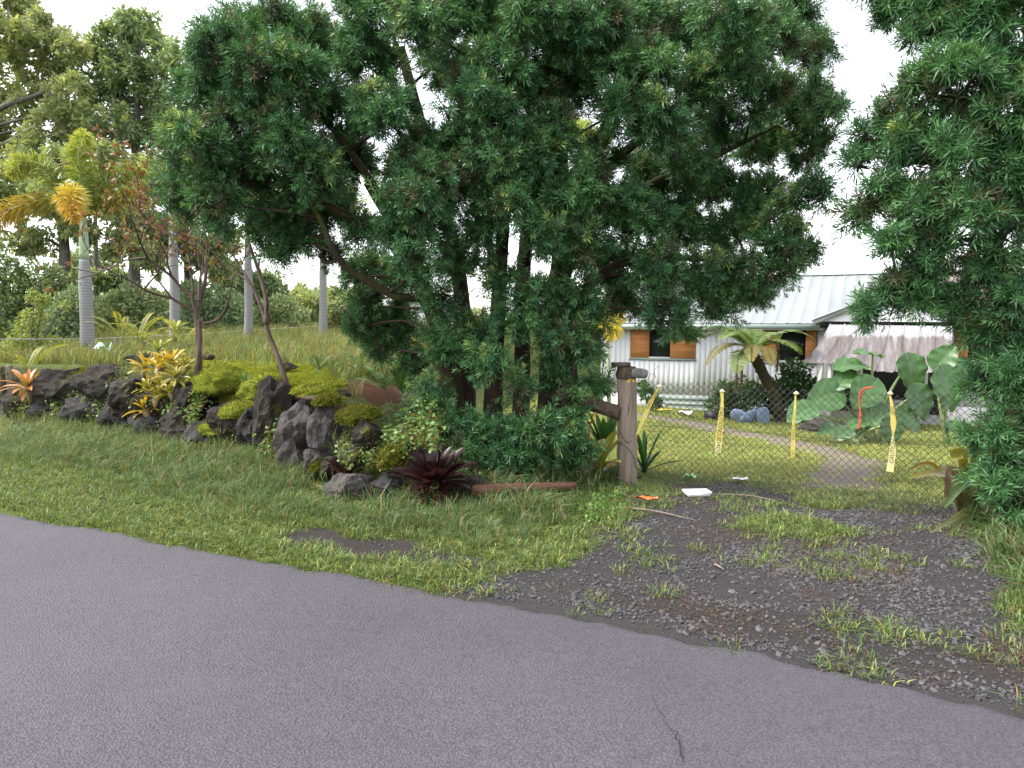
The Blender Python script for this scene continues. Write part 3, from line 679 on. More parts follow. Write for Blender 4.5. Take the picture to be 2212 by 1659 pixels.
def zig(ph, rise=0):
    n = int(HGT / step) + 1; P = []
    for i in range(n):
        P.append((W if (i + ph) % 2 else 0.0, 0.005 * (1 if (i + ph) % 2 else -1), 0.03 + i * step))
    P.append((P[-1][0] + (-0.012 if (n - 1 + ph) % 2 else 0.012), 0.004, P[-1][2] + 0.012))
    mb = MB()
    # each straight run of the zigzag as its own thin prism
    for a, b_ in zip(P[:-1], P[1:]): mb.tube([a, b_], 0.0026, 3, False)
    return mb.mesh('wire', MAT['wire'])
zz_ = [zig(0), zig(1)]
nw = int((FS1 - FS0) / W)
for i in range(nw):
    s_ = FS0 + i * W
    sag = 0.02 * math.sin(i * 0.13) + 0.015 * math.sin(i * 0.31 + 1) - 0.05 * math.exp(-((i - 62) / 9) ** 2)
    if i < 4: continue
    bow = 0.03 * math.sin(i * 0.09)
    add('wire', zz_[i % 2], fence, (i * W, bow, float(H(s_, FT)) - 0.03 + sag), (0.02 * math.sin(i * 0.21), 0, 0))
def fl(i): return FS0 + i * W
MB().tube([(0.1 + k * 0.2, 0.012, 0.62 + 0.015 * math.sin(k * 1.3)) for k in range(18)], 0.0022, 4, False).build('tension_wire', MAT['wire'], fence)
MB().tube(bez([(0.13, 0, 1.12), (0.17, 0.0, 1.19), (0.22, 0.0, 1.14), (0.2, 0, 1.22), (0.26, 0, 1.27)], 4), 0.0022, 4, False).build('loose_wire_end', MAT['wire'], fence)

def wood_log(mb, P, R, k=14, seed=0, rough=0.06):
    P = bez(P, 8); n = len(P); R = lerpn(R, n); g = np.random.default_rng(seed)
    base = MB().tube(P, R, k, True).V[0]
    ctr = np.repeat(np.array(P), k, 0)
    th = np.tile(np.arange(k), n)
    prof = 1 + rough * np.array([mnoise.noise(Vector((t_ * 0.9, i_ * 0.12, seed))) for i_ in range(n) for t_ in range(k)])
    V = ctr + (base - ctr) * prof[:, None]
    F = [(i * k + j, i * k + (j + 1) % k, (i + 1) * k + (j + 1) % k, (i + 1) * k + j) for i in range(n - 1) for j in range(k)] + [tuple(range(k))[::-1], tuple((n - 1) * k + j for j in range(k))]
    return mb.put(V, F)
pb = ST(-2.27, 7.62, -0.05)
post = thing('gate_post', 'pale debarked round wooden gate post with blackened rotten top', 'post', pb)
wood_log(MB(), [(0.03, 0, -0.25), (0.02, 0, 0.4), (0.015, 0, 0.9), (0.0, 0, 1.2)], [0.115, 0.11, 0.105, 0.105], 16, 3).build('shaft', MAT['post'], post, True)
wood_log(MB(), [(0.0, 0, 1.17), (0.0, 0, 1.24), (0.0, 0.0, 1.30)], [0.109, 0.11, 0.10], 16, 5, 0.14).build('rotten_top', MAT['rot'], post, True)
MB().box(-0.155, 0.03, -0.10, 0.06, 1.305, 1.345).build('cap_board', MAT['rot'], post)
wood_log(MB(), [(0.06, -0.05, 1.235), (0.13, -0.09, 1.235), (0.19, -0.13, 1.23)], [0.055, 0.055, 0.048], 10, 9, 0.05).build('bolt_stub', stone('grey_weathered_end', (0.07, 0.07, 0.065), (0.2, 0.195, 0.18), 12, 0.9, 0.4), post, True)
MB().put([(-0.01, -0.112, 1.135), (0.075, -0.085, 1.14), (0.078, -0.084, 1.165), (-0.008, -0.112, 1.162), (0.02, -0.116, 1.18)], [(0, 1, 2, 3), (3, 2, 4)]).build('tape_remnant', plain('faded_yellow', (0.62, 0.42, 0.05)), post)
MB().tube([(0.1 * math.cos(a) * 1.13, 0.1 * math.sin(a) * 1.13, 0.58 + 0.09 * math.sin(a * 2 + 1.2)) for a in np.linspace(0, 6.28, 26)], 0.004, 4, False).build('tie_wire', MAT['wire'], post)
MB().tube(bez([(-0.1, -0.05, 0.5), (0.02, -0.125, 0.42), (0.1, -0.09, 0.27), (0.11, -0.06, 0.16)], 5), 0.004, 4, False).build('loose_wire', MAT['wire'], post)
MB().tube([(0.12, -0.04, 0.1), (0.165, -0.05, 0.1), (0.165, -0.05, 0.19)], 0.012, 6).build('hinge_pin', MAT['black'], post)
rl = thing('fence_rail', 'dark mossy log rail butting against the wooden gate post', 'rail', at(1250, 868, 8.0))
q0 = np.array(at(1240, 865, 8.05)) - np.array(rl.location); q1 = np.array(at(1340, 893, 7.82)) - np.array(rl.location)
wood_log(MB(), [q0 - (q1 - q0) * 0.6, q0, (q0 + q1) / 2 + np.array([0, 0, 0.01]), q1], [0.07, 0.072, 0.075, 0.08], 12, 21, 0.12).build('log', stone('dark_log', (0.03, 0.024, 0.018), (0.12, 0.085, 0.06), 8, 0.95, 0.9, 0.02, c3=(0.30, 0.24, 0.18), c3at=0.62), rl, True)

MAT['tape'] = leafmat('yellow_tape', transl=0.35, rough=0.3, spec=0.4, vary=0.0)
MAT['ink'] = plain('black_print', (0.03, 0.028, 0.01), 0.6)
TY = (0.62, 0.52, 0.15)
def tape(label, pts, widths, words, depth=None, face=-1, pale=None, group=None):
    """a strip of caution tape hanging through the given picture points, just in front of the fence"""
    P = []
    for x, y in pts:
        r = ray(x, y); k_ = (FT - 0.035) / (r[0] * SA + CA); P.append(np.array(at(x, y, k_)))
    root = thing('caution_tape', label, 'caution tape', P[0], 0, 'strips of caution tape on the fence')
    Q = [p - P[0] for p in bez(P, 6)]; n = len(Q); Wd = lerpn(widths, n)
    T = np.gradient(np.array(Q), axis=0); T = norm(T); nrm = np.array([-SA, -CA, 0.0])
    side = norm(np.cross(T, nrm))
    V = []; CC = []
    for i in range(n):
        fold = 0.35 * math.sin(i * 0.9 + len(label))
        for e_ in (-1, -0.33, 0.33, 1):
            V.append(Q[i] + side[i] * Wd[i] / 2 * e_ + nrm * 0.008 * math.sin(e_ * 2 + i * 0.7) * (0.5 + fold))
            c = np.array(TY); 
            if pale and i / n > pale: c = c * 0.55 + np.array((0.85, 0.85, 0.6)) * 0.45
            CC.append(c)
    F = [(i * 4 + j, i * 4 + j + 1, (i + 1) * 4 + j + 1, (i + 1) * 4 + j) for i in range(n - 1) for j in range(3)]
    mb = MB(); mb.put(V, F, np.array(CC)); mb.build('strip', MAT['tape'], root, col=True)
    tk = MB().tube([(-0.02, -0.0, 0.0), (0.0, -0.012, 0.012), (0.02, 0.0, 0.0), (0.0, 0.012, -0.008)], [0.006, 0.014, 0.013, 0.006], 6); tk.build('knot', MAT['tape'], root, True, col=True)
    for w_, f_, size, flip in words:
        i = int(f_ * (n - 1)); d = T[i]
        xa = norm(d * flip); za = nrm; ya = np.cross(za, xa)
        Mx = Matrix((list(xa), list(ya), list(za))).transposed().to_4x4()
        o = text(w_, size, MAT['ink'], root, tuple(Q[i] + nrm * 0.012), Mx.to_euler(), shear=0.15)
    return root
tape('yellow caution tape pulled tight from the fence down to the wooden post', [(1424, 835), (1405, 870), (1392, 900), (1375, 940)], [0.012, 0.05, 0.045, 0.02], [('CAUTION', 0.30, 0.045, -1)])
tape('wide yellow caution tape with two printed words, hanging left of the tree fern', [(1559, 845), (1560, 870), (1557, 905), (1553, 950), (1551, 978)], [0.035, 0.03, 0.055, 0.072, 0.05], [('CAUTION', 0.52, 0.055, 1), ('CUIDADO', 0.83, 0.055, 1)], pale=0.75)
tape('narrow twisted yellow caution tape hanging in front of the tree fern', [(1719, 850), (1717, 880), (1714, 920), (1713, 960), (1712, 990)], [0.016, 0.022, 0.026, 0.04, 0.035], [('CUIDADO', 0.6, 0.032, 1), ('CAUT', 0.93, 0.034, 1)])
tape('knotted yellow caution tape with pale torn end, nearest the big bromeliad', [(1922, 850), (1927, 880), (1930, 915), (1929, 940), (1928, 975), (1922, 1019)], [0.014, 0.03, 0.05, 0.014, 0.055, 0.062], [('CUID', 0.25, 0.035, 1), ('CAUTION', 0.80, 0.05, -1)], pale=0.55)
rs = thing('red_string', 'frayed red plastic string dangling from the fence wires', 'string', ST(-0.4, FT - 0.04, 0.95))
P = []
for x, y in [(1888, 838), (1875, 836), (1862, 845), (1858, 870), (1859, 900), (1856, 925)]:
    r = ray(x, y); P.append(np.array(at(x, y, (FT - 0.04) / (r[0] * SA + CA))) - np.array(rs.location))
for k in range(3):
    MB().tube(bez([p + rng.normal(0, 0.008, 3) for p in P], 4), [0.005] * (4 * 5 + 1), 5, False).build('strand', plain('red_plastic', (0.55, 0.09, 0.05), 0.5), rs)
# other posts and wires of the meadow fence far left
for (x, y, d, h, lab) in ((3, 800, 12.5, 0.62, 'dark fence post at the left picture edge on the bank'), (22, 815, 12.6, 0.4, 'short brown stump post beside the dark fence post'), (250, 745, 16, 0.35, 'low grey stub post in the grass right of the ringed palm')):
    p = at(x, y, d); p.z = Hxy(p.x, p.y) - 0.05
    fp = thing('fence_stake', lab, 'post', p)
    wood_log(MB(), [(0, 0, 0), (0.01, 0, h * 0.5), (0, 0, h + 0.05)], [0.05, 0.05, 0.045], 9, int(x) + 3, 0.12).build('shaft', MAT['rot'] if x < 10 else MAT['post'], fp, True)
fw = thing('wire_line', 'single pale wire strung across the meadow behind the bank', 'wire', at(0, 733, 12.5))
MB().tube([np.array(at(x, y, d)) - np.array(fw.location) for x, y, d in ((-10, 733, 12.5), (190, 732, 17), (420, 722, 20), (560, 712, 22), (760, 700, 26))], 0.007, 4, False).build('strand', plain('pale_wire', (0.42, 0.42, 0.42), 0.5), fw)

# ------------------------------------------------------------------ small things lying about
pk = thing('plank', 'weathered red-brown wooden beam lying in the verge grass below the tree', 'plank', (-0.45 + 0.06, 6.78, 0.085), math.atan2(0.30, 0.99))
mb = MB(); V = []
n = 9
for i in range(n):
    f = i / (n - 1); w = 0.075 * (1 - 0.45 * f); h = 0.10 * (1 - 0.55 * f)
    for a, b_ in ((-1, -1), (1, -1), (1, 1), (-1, 1)): V.append((f * 1.06, a * w + rnd.uniform(-0.006, 0.006), (0.02 + (h + rnd.uniform(-0.006, 0.006)) * (b_ + 1) / 2)))
F = [(i * 4 + j, i * 4 + (j + 1) % 4, (i + 1) * 4 + (j + 1) % 4, (i + 1) * 4 + j) for i in range(n - 1) for j in range(4)] + [(3, 2, 1, 0), (n * 4 - 4, n * 4 - 3, n * 4 - 2, n * 4 - 1)]
mb.put(V, F).build('beam', stone('red_brown_timber', (0.055, 0.026, 0.018), (0.15, 0.078, 0.052), 8, 0.85, 0.9, 0.02, (0.2, 2, 2), c3=(0.2, 0.125, 0.09)), pk)
tr = thing('foam_tray', 'white foam tray lying on the gravel just outside the fence', 'tray', ST(-1.43, 7.3, float(H(-1.43, 7.3)) + 0.02), 0.1)
mb = MB(); o4 = [(-0.13, -0.085), (0.13, -0.085), (0.13, 0.085), (-0.13, 0.085)]
V = [(x, y, 0.045) for x, y in o4] + [(x * 0.88, y * 0.82, 0.04) for x, y in o4] + [(x * 0.78, y * 0.7, 0.012) for x, y in o4] + [(x * 0.85, y * 0.8, 0.0) for x, y in o4]
F = []
for r_ in range(2): F += [(r_ * 4 + j, r_ * 4 + (j + 1) % 4, (r_ + 1) * 4 + (j + 1) % 4, (r_ + 1) * 4 + j) for j in range(4)]
F += [(8, 9, 10, 11)] + [(12 + j, 12 + (j + 1) % 4, (j + 1) % 4, j) for j in range(4)]
mb.put(V, F).build('shell', MAT['white'], tr)
MB().box(-0.115, 0.115, -0.008, 0.008, 0.012, 0.04).build('divider', MAT['white'], tr)
def litterbit(name, label, cat, x, y, z, w, l, mat, rz=0.3, lump=0.01):
    p = at(x, y, (z - EYE) / ray(x, y)[1]); th = thing(name, label, cat, (p.x, p.y, Hxy(p.x, p.y) + 0.05), rz)
    mb = MB(); n = 6; V = [((i / (n - 1) - 0.5) * w, (j / (n - 1) - 0.5) * l, lump * (2.5 + 2 * math.sin(i * 1.7 + j) + math.cos(j * 2.1 + i * 0.5))) for i in range(n) for j in range(n)]
    mb.put(V, [(i * n + j, (i + 1) * n + j, (i + 1) * n + j + 1, i * n + j + 1) for i in range(n - 1) for j in range(n - 1)]).build('sheet', mat, th)
litterbit('green_lid', 'crumpled pale green plastic piece in the grass by the fence', 'litter', 1492, 1036, -0.05, 0.13, 0.12, plain('pale_green_plastic', (0.35, 0.62, 0.22), 0.4))
litterbit('paper_scrap', 'flat white paper scrap on the gravel behind the fence', 'litter', 1598, 1035, -0.05, 0.2, 0.09, MAT['white'], 0, 0.003)
litterbit('white_scrap', 'white crumpled scrap on the lawn before the house vent', 'litter', 1480, 905, -0.75, 0.4, 0.3, MAT['white'], 0, 0.02)
litterbit('yellow_strip', 'yellow strip lying on the lawn below the house vent', 'litter', 1420, 897, -0.78, 0.75, 0.1, plain('yellow_strip', (0.75, 0.6, 0.08), 0.5), -0.3, 0.01)
litterbit('orange_scrap', 'thin orange scrap on the edge of the gravel', 'litter', 1395, 1090, 0.0, 0.22, 0.05, plain('orange_scrap', (0.65, 0.14, 0.04), 0.5), -0.3, 0.006)
litterbit('blue_wrapper', 'crumpled blue and white wrapper behind the gate post', 'litter', 1330, 1020, 0.03, 0.12, 0.09, plain('blue_wrapper', (0.25, 0.35, 0.62), 0.35), 0.2, 0.02)
litterbit('teal_tarp', 'pale blue-green scrap of tarp beside the ringed palm trunk', 'litter', 212, 775, 0.95, 0.4, 0.5, plain('teal_tarp', (0.35, 0.55, 0.55), 0.5), 0.2, 0.05)
for i, (x, y, lab) in enumerate(((1600, 902, 'blue-grey floor cushion leaning leftmost under the dark bush'), (1618, 899, 'blue-grey floor cushion leaning in the middle under the dark bush'), (1648, 901, 'blue-grey floor cushion upright beside the tree fern foot'))):
    p = at(x, y, 17.6); cu_ = thing('cushion', lab, 'cushion', (p.x, p.y, -0.74), -0.3 + i * 0.5, 'cushions under the dark bush')
    bm = bmesh.new(); bmesh.ops.create_icosphere(bm, subdivisions=3, radius=1)
    for v in bm.verts:
        q = v.co; q.x = math.copysign(abs(q.x) ** 0.7, q.x) * 0.26; q.y = math.copysign(abs(q.y) ** 0.8, q.y) * 0.07; q.z = math.copysign(abs(q.z) ** 0.7, q.z) * 0.18
    me = bpy.data.meshes.new('pad'); bm.to_mesh(me); bm.free(); me.materials.append(plain('blue_grey_fabric', (0.22, 0.29, 0.42), 0.9))
    for p_ in me.polygons: p_.use_smooth = True
    add('pad', me, cu_, (0, 0, 0.14), (0.5, [0.5, -0.5, 1.3][i], 0))
sticks = [((1330, 1098), (1500, 1128), 'long thin brown stick lying across the gravel drive'), ((1545, 1225), (1565, 1236), 'short pale stick on the gravel'), ((1560, 1062), (1680, 1078), 'grey dead twig on the gravel just behind the foam tray')]
for (a, b_, lab) in sticks:
    pa = at(*a, (0 - EYE) / ray(*a)[1]); pb_ = at(*b_, (0 - EYE) / ray(*b_)[1])
    pa.z = Hxy(pa.x, pa.y) + 0.015; pb_.z = Hxy(pb_.x, pb_.y) + 0.015
    stk = thing('stick', lab, 'stick', pa)
    md_ = (np.array(pb_) - np.array(pa)) / 2 + rng.normal(0, 0.02, 3) * np.array([1, 1, 0.1]) + np.array([0, 0, 0.01])
    MB().tube(bez([(0, 0, 0), md_, np.array(pb_) - np.array(pa)], 6), lerpn([0.010, 0.008, 0.004], 13), 5).build('twig', MAT['post'], stk)
# ------------------------------------------------------------------ rock bank
def bd(x): return float(np.interp(x, [-60, 0, 200, 400, 640, 750, 900, 1000, 1100], [12.5, 12.0, 10.9, 9.5, 7.8, 7.05, 6.85, 7.0, 7.2]))   # distance of the bank's foot
def rock_mesh(seed, sx, sy, sz, mat, sub=4, ncut=9, rough=0.22):
    g = np.random.default_rng(seed)
    bm = bmesh.new(); bmesh.ops.create_icosphere(bm, subdivisions=sub, radius=1.0)
    V = np.array([v.co[:] for v in bm.verts])
    for i in range(ncut):
        n = norm(g.normal(size=3)); d = g.uniform(0.62, 0.9); k = V @ n
        V = V - np.maximum(k - d, 0)[:, None] * n
    o = g.uniform(0, 50, 3)
    dn = np.array([mnoise.fractal(Vector(v * 1.8 + o), 0.75, 2.2, 6) - 0.25 * max(0, mnoise.noise(Vector(v * 6 + o))) for v in V])
    V = V * (1 + rough * dn)[:, None] * np.array([sx, sy, sz])
    for v, c in zip(bm.verts, V): v.co = c
    me = bpy.data.meshes.new('rock'); bm.to_mesh(me); bm.free(); me.materials.append(mat)
    return me
R_ = [  # x, y, rx, ry, extra distance, mossy, label
 (55, 868, 70, 42, .5, 1, 'dark mossy lava boulder at the left end of the bank'),
 (150, 842, 72, 45, .45, 1, 'broad dark lava boulder below the orange bromeliad, streaked grey'),
 (232, 836, 58, 44, .45, 1, 'brown mossy-topped lava boulder left of the yellow bromeliads'),
 (108, 895, 60, 34, .25, 0, 'low dark lava rock half hidden by creeping weeds'),
 (200, 890, 58, 40, .2, 0, 'black lava rock behind the red-stemmed weeds'),
 (290, 860, 52, 50, .3, 1, 'dark lava boulder under the yellow bromeliad cluster'),
 (276, 905, 58, 38, .15, 0, 'black lava rock low in the bank left of the lowest yellow bromeliad'),
 (352, 878, 56, 46, .3, 1, 'mossy lava boulder right behind the lowest yellow bromeliad'),
 (340, 925, 60, 34, .1, 0, 'low black lava rock below the lowest yellow bromeliad'),
 (255, 845, 14, 24, .1, 0, 'small upright smooth grey stone left of the yellow bromeliads'),
 (412, 868, 40, 50, .35, 1, 'dark lava boulder at the foot of the bare guava tree'),
 (402, 915, 50, 38, .15, 1, 'black lava rock below the bare guava tree'),
 (455, 950, 46, 44, .1, 0, 'rounded black lava rock under the low moss tongue'),
 (505, 905, 45, 40, .3, 1, 'shaded lava rock under the moss slope'),
 (545, 930, 42, 55, .2, 0, 'tall dark lava rock left of the big brown boulder'),
 (592, 905, 50, 78, .35, 1, 'tall mossy lava boulder under the leaning guava trunk'),
 (655, 925, 52, 72, .25, 2, 'big brownish lava boulder below the guava roots'),
 (640, 995, 38, 62, .0, 2, 'smooth grey boulder standing in the grass below the guava roots'),
 (703, 935, 32, 55, .25, 2, 'angular grey slab beside the big brown boulder'),
 (686, 1000, 32, 36, .05, 2, 'squat grey stone right of the smooth grey boulder'),
 (715, 1005, 28, 30, .2, 1, 'small mossy stone above the purple bromeliad'),
 (752, 1054, 62, 42, -.1, 2, 'wide flat-topped grey stone in front of the smaller purple bromeliad'),
 (690, 1055, 48, 20, .05, 2, 'low dark stone left of the flat-topped stone'),
 (838, 1052, 46, 30, .0, 0, 'dark stone between the two purple bromeliads'),
 (880, 1085, 40, 26, -.05, 0, 'low dark stone left of the large purple bromeliad'),
 (975, 1090, 44, 32, -.05, 1, 'mossy stone under the large purple bromeliad'),
 (790, 940, 34, 40, .3, 1, 'mossy stone under the creeping round-leaved weed'),
 (770, 985, 34, 30, .25, 1, 'small mossy stone behind the smaller purple bromeliad'),
 (1035, 1060, 36, 40, .0, 1, 'red-brown mossy stone at the foot of the fern pine'),
 (905, 960, 40, 40, .5, 1, 'mossy stone left of the fern pine trunk base')]
MAT['rockgrey'] = stone('grey_lava_rock', (0.030, 0.027, 0.027), (0.068, 0.060, 0.057), 3.2, 0.85, 1.0, 0.04, vary=0.35, bscale=10, c3=(0.045, 0.034, 0.03), c3at=0.62)
for i, (x, y, rx, ry, dd, ms, lab) in enumerate(R_):
    d = bd(x) + dd; p = at(x, y, d)
    o = add('lava_rock', rock_mesh(100 + i, rad(rx, d) * 1.12, rad(min(rx, ry) * 1.1, d) * 1.1 + 0.05, rad(ry, d) * 1.12, (MAT['rock'], MAT['rockmoss'], MAT['rockgrey'])[ms], 4 if rx > 20 else 3, ncut=18 if ms == 2 else 14), None, p, (rnd.uniform(-.15, .15), rnd.uniform(-.15, .15), rnd.uniform(-0.5, 0.2)))
    tag(o, lab, 'rock', 'lava rocks of the bank')
# loose brown clod / rocks peeping out of the moss on top
for i, (x, y, rx, ry, d, lab) in enumerate(((620, 792, 24, 10, 10.2, 'brown rock peeping out of the bright moss behind the guava trunk'), (725, 850, 40, 12, 8.9, 'brown earth clod edge under the mossy shelf'), (300, 775, 30, 14, 11.6, 'dark rock on the bank top behind the yellow bromeliads'), (450, 772, 16, 7, 11, 'small dark rock on the moss right of the bare guava'))):
    o = add('lava_rock', rock_mesh(300 + i, rad(rx, d), rad(rx, d) * 0.7, rad(ry, d), MAT['rockmoss'], 2), None, at(x, y, d)); tag(o, lab, 'rock', 'lava rocks of the bank')

def moss_mesh(seed, sx, sy, sz, nb, c0=(0.20, 0.23, 0.02), c1=(0.11, 0.13, 0.015)):
    g = np.random.default_rng(seed)
    bm = bmesh.new(); bmesh.ops.create_icosphere(bm, subdivisions=4, radius=1.0)
    V = np.array([v.co[:] for v in bm.verts]); o = g.uniform(0, 50, 3)
    dn = np.array([mnoise.fractal(Vector(v * 2.2 + o), 0.9, 2.1, 4) for v in V])
    V = V * (1 + 0.20 * dn)[:, None]; V[:, 2] = np.where(V[:, 2] < 0, V[:, 2] * 0.5, V[:, 2])
    V = V * np.array([sx, sy, sz]); F = np.array([[v.index for v in f.verts] for f in bm.faces]); bm.free()
    f = g.integers(0, len(F), nb * 2); w = g.dirichlet((1, 1, 1), nb * 2); B = (V[F[f]] * w[..., None]).sum(1)
    Nn = norm(B / np.array([sx, sy, sz]) ** 2); ok = Nn[:, 2] > -0.35; B = B[ok][:nb]; Nn = Nn[ok][:nb]; n = len(B)
    d = norm(Nn + g.normal(0, 0.45, (n, 3)) + np.array([0, 0, -0.15])); sd = norm(np.cross(d, g.normal(size=(n, 3))))
    L = g.uniform(0.018, 0.04, n)[:, None]; wd = 0.0055
    Vb = np.stack([B - sd * wd, B + sd * wd, B + d * L], 1).reshape(-1, 3)
    cb = np.where(g.uniform(size=(n, 1)) < 0.5, np.array(c0), np.array(c1)) * g.uniform(0.7, 1.4, (n, 1))
    patch = np.array([mnoise.noise(Vector(b / max(sx, 0.1) * 1.5 + o)) for b in B])[:, None]
    cb = np.where(patch > 0.3, np.array((0.16, 0.13, 0.03)) * g.uniform(0.7, 1.2, (n, 1)), cb)
    col = np.concatenate([np.tile(np.array(c1) * 0.8, (len(V), 1)), np.repeat(cb, 3, 0)])
    return npmesh('moss', np.concatenate([V, Vb]), [np.concatenate([F, np.arange(len(Vb)).reshape(-1, 3) + len(V)])], MAT['mosscover'], col)
DK = ((0.13, 0.14, 0.02), (0.075, 0.085, 0.012))
for i, (x, y, rx, ry, dd, ddp, dark, lab) in enumerate((
 (480, 830, 62, 40, .75, 0.35, 0, 'bright moss slope right of the bare guava tree'),
 (572, 845, 46, 36, .45, 0.3, 0, 'bright moss cascade left of the leaning guava trunk'),
 (520, 890, 46, 22, .3, 0.25, 0, 'yellow-green moss tongue in the middle of the cascade'),
 (470, 925, 52, 17, .15, 0.25, 0, 'lowest moss tongue over the rounded black rock'),
 (690, 838, 48, 9, .7, 0.35, 0, 'thin mossy shelf above the guava roots'),
 (706, 868, 26, 15, .3, 0.15, 1, 'olive moss cushion on the guava roots'),
 (848, 993, 27, 30, .05, 0.2, 1, 'round olive moss ball left of the large purple bromeliad'),
 (690, 1008, 24, 20, .0, 0.15, 1, 'olive moss cushion on the squat grey stone'),
 (292, 848, 30, 14, .25, 0.2, 0, 'small yellow moss cushion left of the bromeliad cluster'),
 (100, 858, 60, 14, .6, 0.3, 1, 'olive moss crust below the orange bromeliad'),
 (210, 806, 80, 10, .75, 0.35, 1, 'brown-olive moss edge along the top of the left boulders'),
 (560, 1030, 40, 22, -.05, 0.2, 1, 'olive moss cushion behind the pale-leaved weed'),
 (775, 900, 44, 24, .45, 0.25, 1, 'olive moss bank below the needle litter'),
 (385, 845, 40, 18, .5, 0.25, 1, 'olive moss at the foot of the yellow bromeliads'))):
    d = bd(x) + dd; sx = rad(rx, d); c0, c1 = DK if dark else ((0.30, 0.33, 0.045), (0.18, 0.21, 0.03))
    o = add('moss_cushion', moss_mesh(500 + i, sx, ddp, max(rad(ry, d), 0.05), int(min(9000, 600 + 9000 * sx * ddp * 2.2)), c0, c1), None, at(x, y, d), (0.12, 0, rnd.uniform(-0.45, -0.2)))
    tag(o, lab, 'moss', 'moss cushions on the bank')

# the carpet: a lumpy sheet over the bank top with upright moss tufts all over it
def moss_carpet():
    ss = np.arange(-11.5, -4.4, 0.05); tt = np.arange(6.4, 11.0, 0.05); S, T = np.meshgrid(ss, tt, indexing='ij'); k = mossy(S, T)
    Z = H(S, T) - 0.03 + k * (0.05 + 0.12 * (fbm(S * 2.0, T * 2.0, 83) - 0.3))
    V = np.stack([S * CA + T * SA, -S * SA + T * CA, Z], -1).reshape(-1, 3); ni, nj = S.shape; idx = np.arange(ni * nj).reshape(ni, nj)
    F = np.stack([idx[:-1, :-1], idx[1:, :-1], idx[1:, 1:], idx[:-1, 1:]], -1).reshape(-1, 4); F = F[(k.ravel()[F] > 0.04).any(1)]
    used = np.unique(F); mp = np.zeros(ni * nj, int); mp[used] = np.arange(len(used))
    col = np.tile((0.18, 0.205, 0.03), (len(used), 1)) * (0.7 + 0.6 * fbm(S * 4, T * 4, 85).ravel()[used])[:, None]
    o = add('moss_carpet', npmesh('moss_carpet', V[used], mp[F], MAT['mosscover'], col, True)); tag(o, 'broad bright yellow-green moss carpet on top of the bank', 'moss', None, 'stuff')
    g = np.random.default_rng(5); src = []
    for q in range(3):
        n = 70; B = g.normal(0, 0.035, (n, 3)) * np.array([1, 1, 0.1]); d = norm(g.normal(0, 0.5, (n, 3)) + np.array([0, 0, 0.8])); sd = norm(np.cross(d, g.normal(size=(n, 3)))) * 0.005; L = g.uniform(0.02, 0.04, (n, 1))
        c = np.array([(0.32, 0.35, 0.05), (0.25, 0.29, 0.04), (0.19, 0.22, 0.03)])[g.integers(0, 3, n)] * g.uniform(0.75, 1.3, (n, 1))
        src.append(npmesh('moss_tuft', np.stack([B - sd, B + sd, B + d * L], 1).reshape(-1, 3), np.arange(3 * n).reshape(-1, 3), MAT['mosstuft'], np.repeat(c, 3, 0)))
    s, t = pts_in(-11.5, -4.4, 6.4, 11.0, 900); s, t = keep(rng.uniform(size=len(s)) < mossy(s, t), s, t)
    P = place(s, t); P[:, 2] += -0.03 + mossy(s, t) * (0.05 + 0.12 * (fbm(s * 2.0, t * 2.0, 83) - 0.3))
    scatter('moss_tufts', P, rots(len(s), 0.3), rng.uniform(0.4, 0.8, len(s)), src, label='fine upright moss tufts covering the bright carpet', cat='moss')
MAT['mosstuft'] = leafmat('moss_tuft', transl=0.25, rough=0.9, spec=0.05, vary=0.5)
moss_carpet()

# ------------------------------------------------------------------ leaves
def strap(L, w, e0, e1, cb, ct, n=8, chan=0.35, tipw=0.0, power=1.0, twist=0.0):
    """one strap leaf growing along +X: elevation e0 at the base bending to e1 at the tip"""
    P = [np.zeros(3)]; E = []
    for i in range(n):
        f = (i + 0.5) / n; e = e0 + (e1 - e0) * f ** power; E.append(e)
        P.append(P[-1] + np.array([math.cos(e), 0, math.sin(e)]) * L / n)
    V = []; CC = []
    for i, p in enumerate(P):
        f = i / n; ww = w * (0.75 + 0.6 * f - 0.35 * f * f) * (1 - (max(0, f - 0.72) / 0.28) ** 2 * (1 - tipw)) / 1.1
        e = E[min(i, n - 1)]; up = np.array([-math.sin(e), 0, math.cos(e)]); a = twist * f
        side = np.array([0, math.cos(a), 0]) + up * math.sin(a)
        c = np.array(cb) * (1 - f) + np.array(ct) * f
        V += [p + side * ww / 2 + up * chan * ww * 0.5, p, p - side * ww / 2 + up * chan * ww * 0.5]; CC += [c, c * 0.85, c]
    F = [(i * 3 + j, i * 3 + j + 1, (i + 1) * 3 + j + 1, (i + 1) * 3 + j) for i in range(n) for j in range(2)]
    return npmesh('leaf', np.array(V), np.array(F), MAT['brom'], np.array(CC), True)
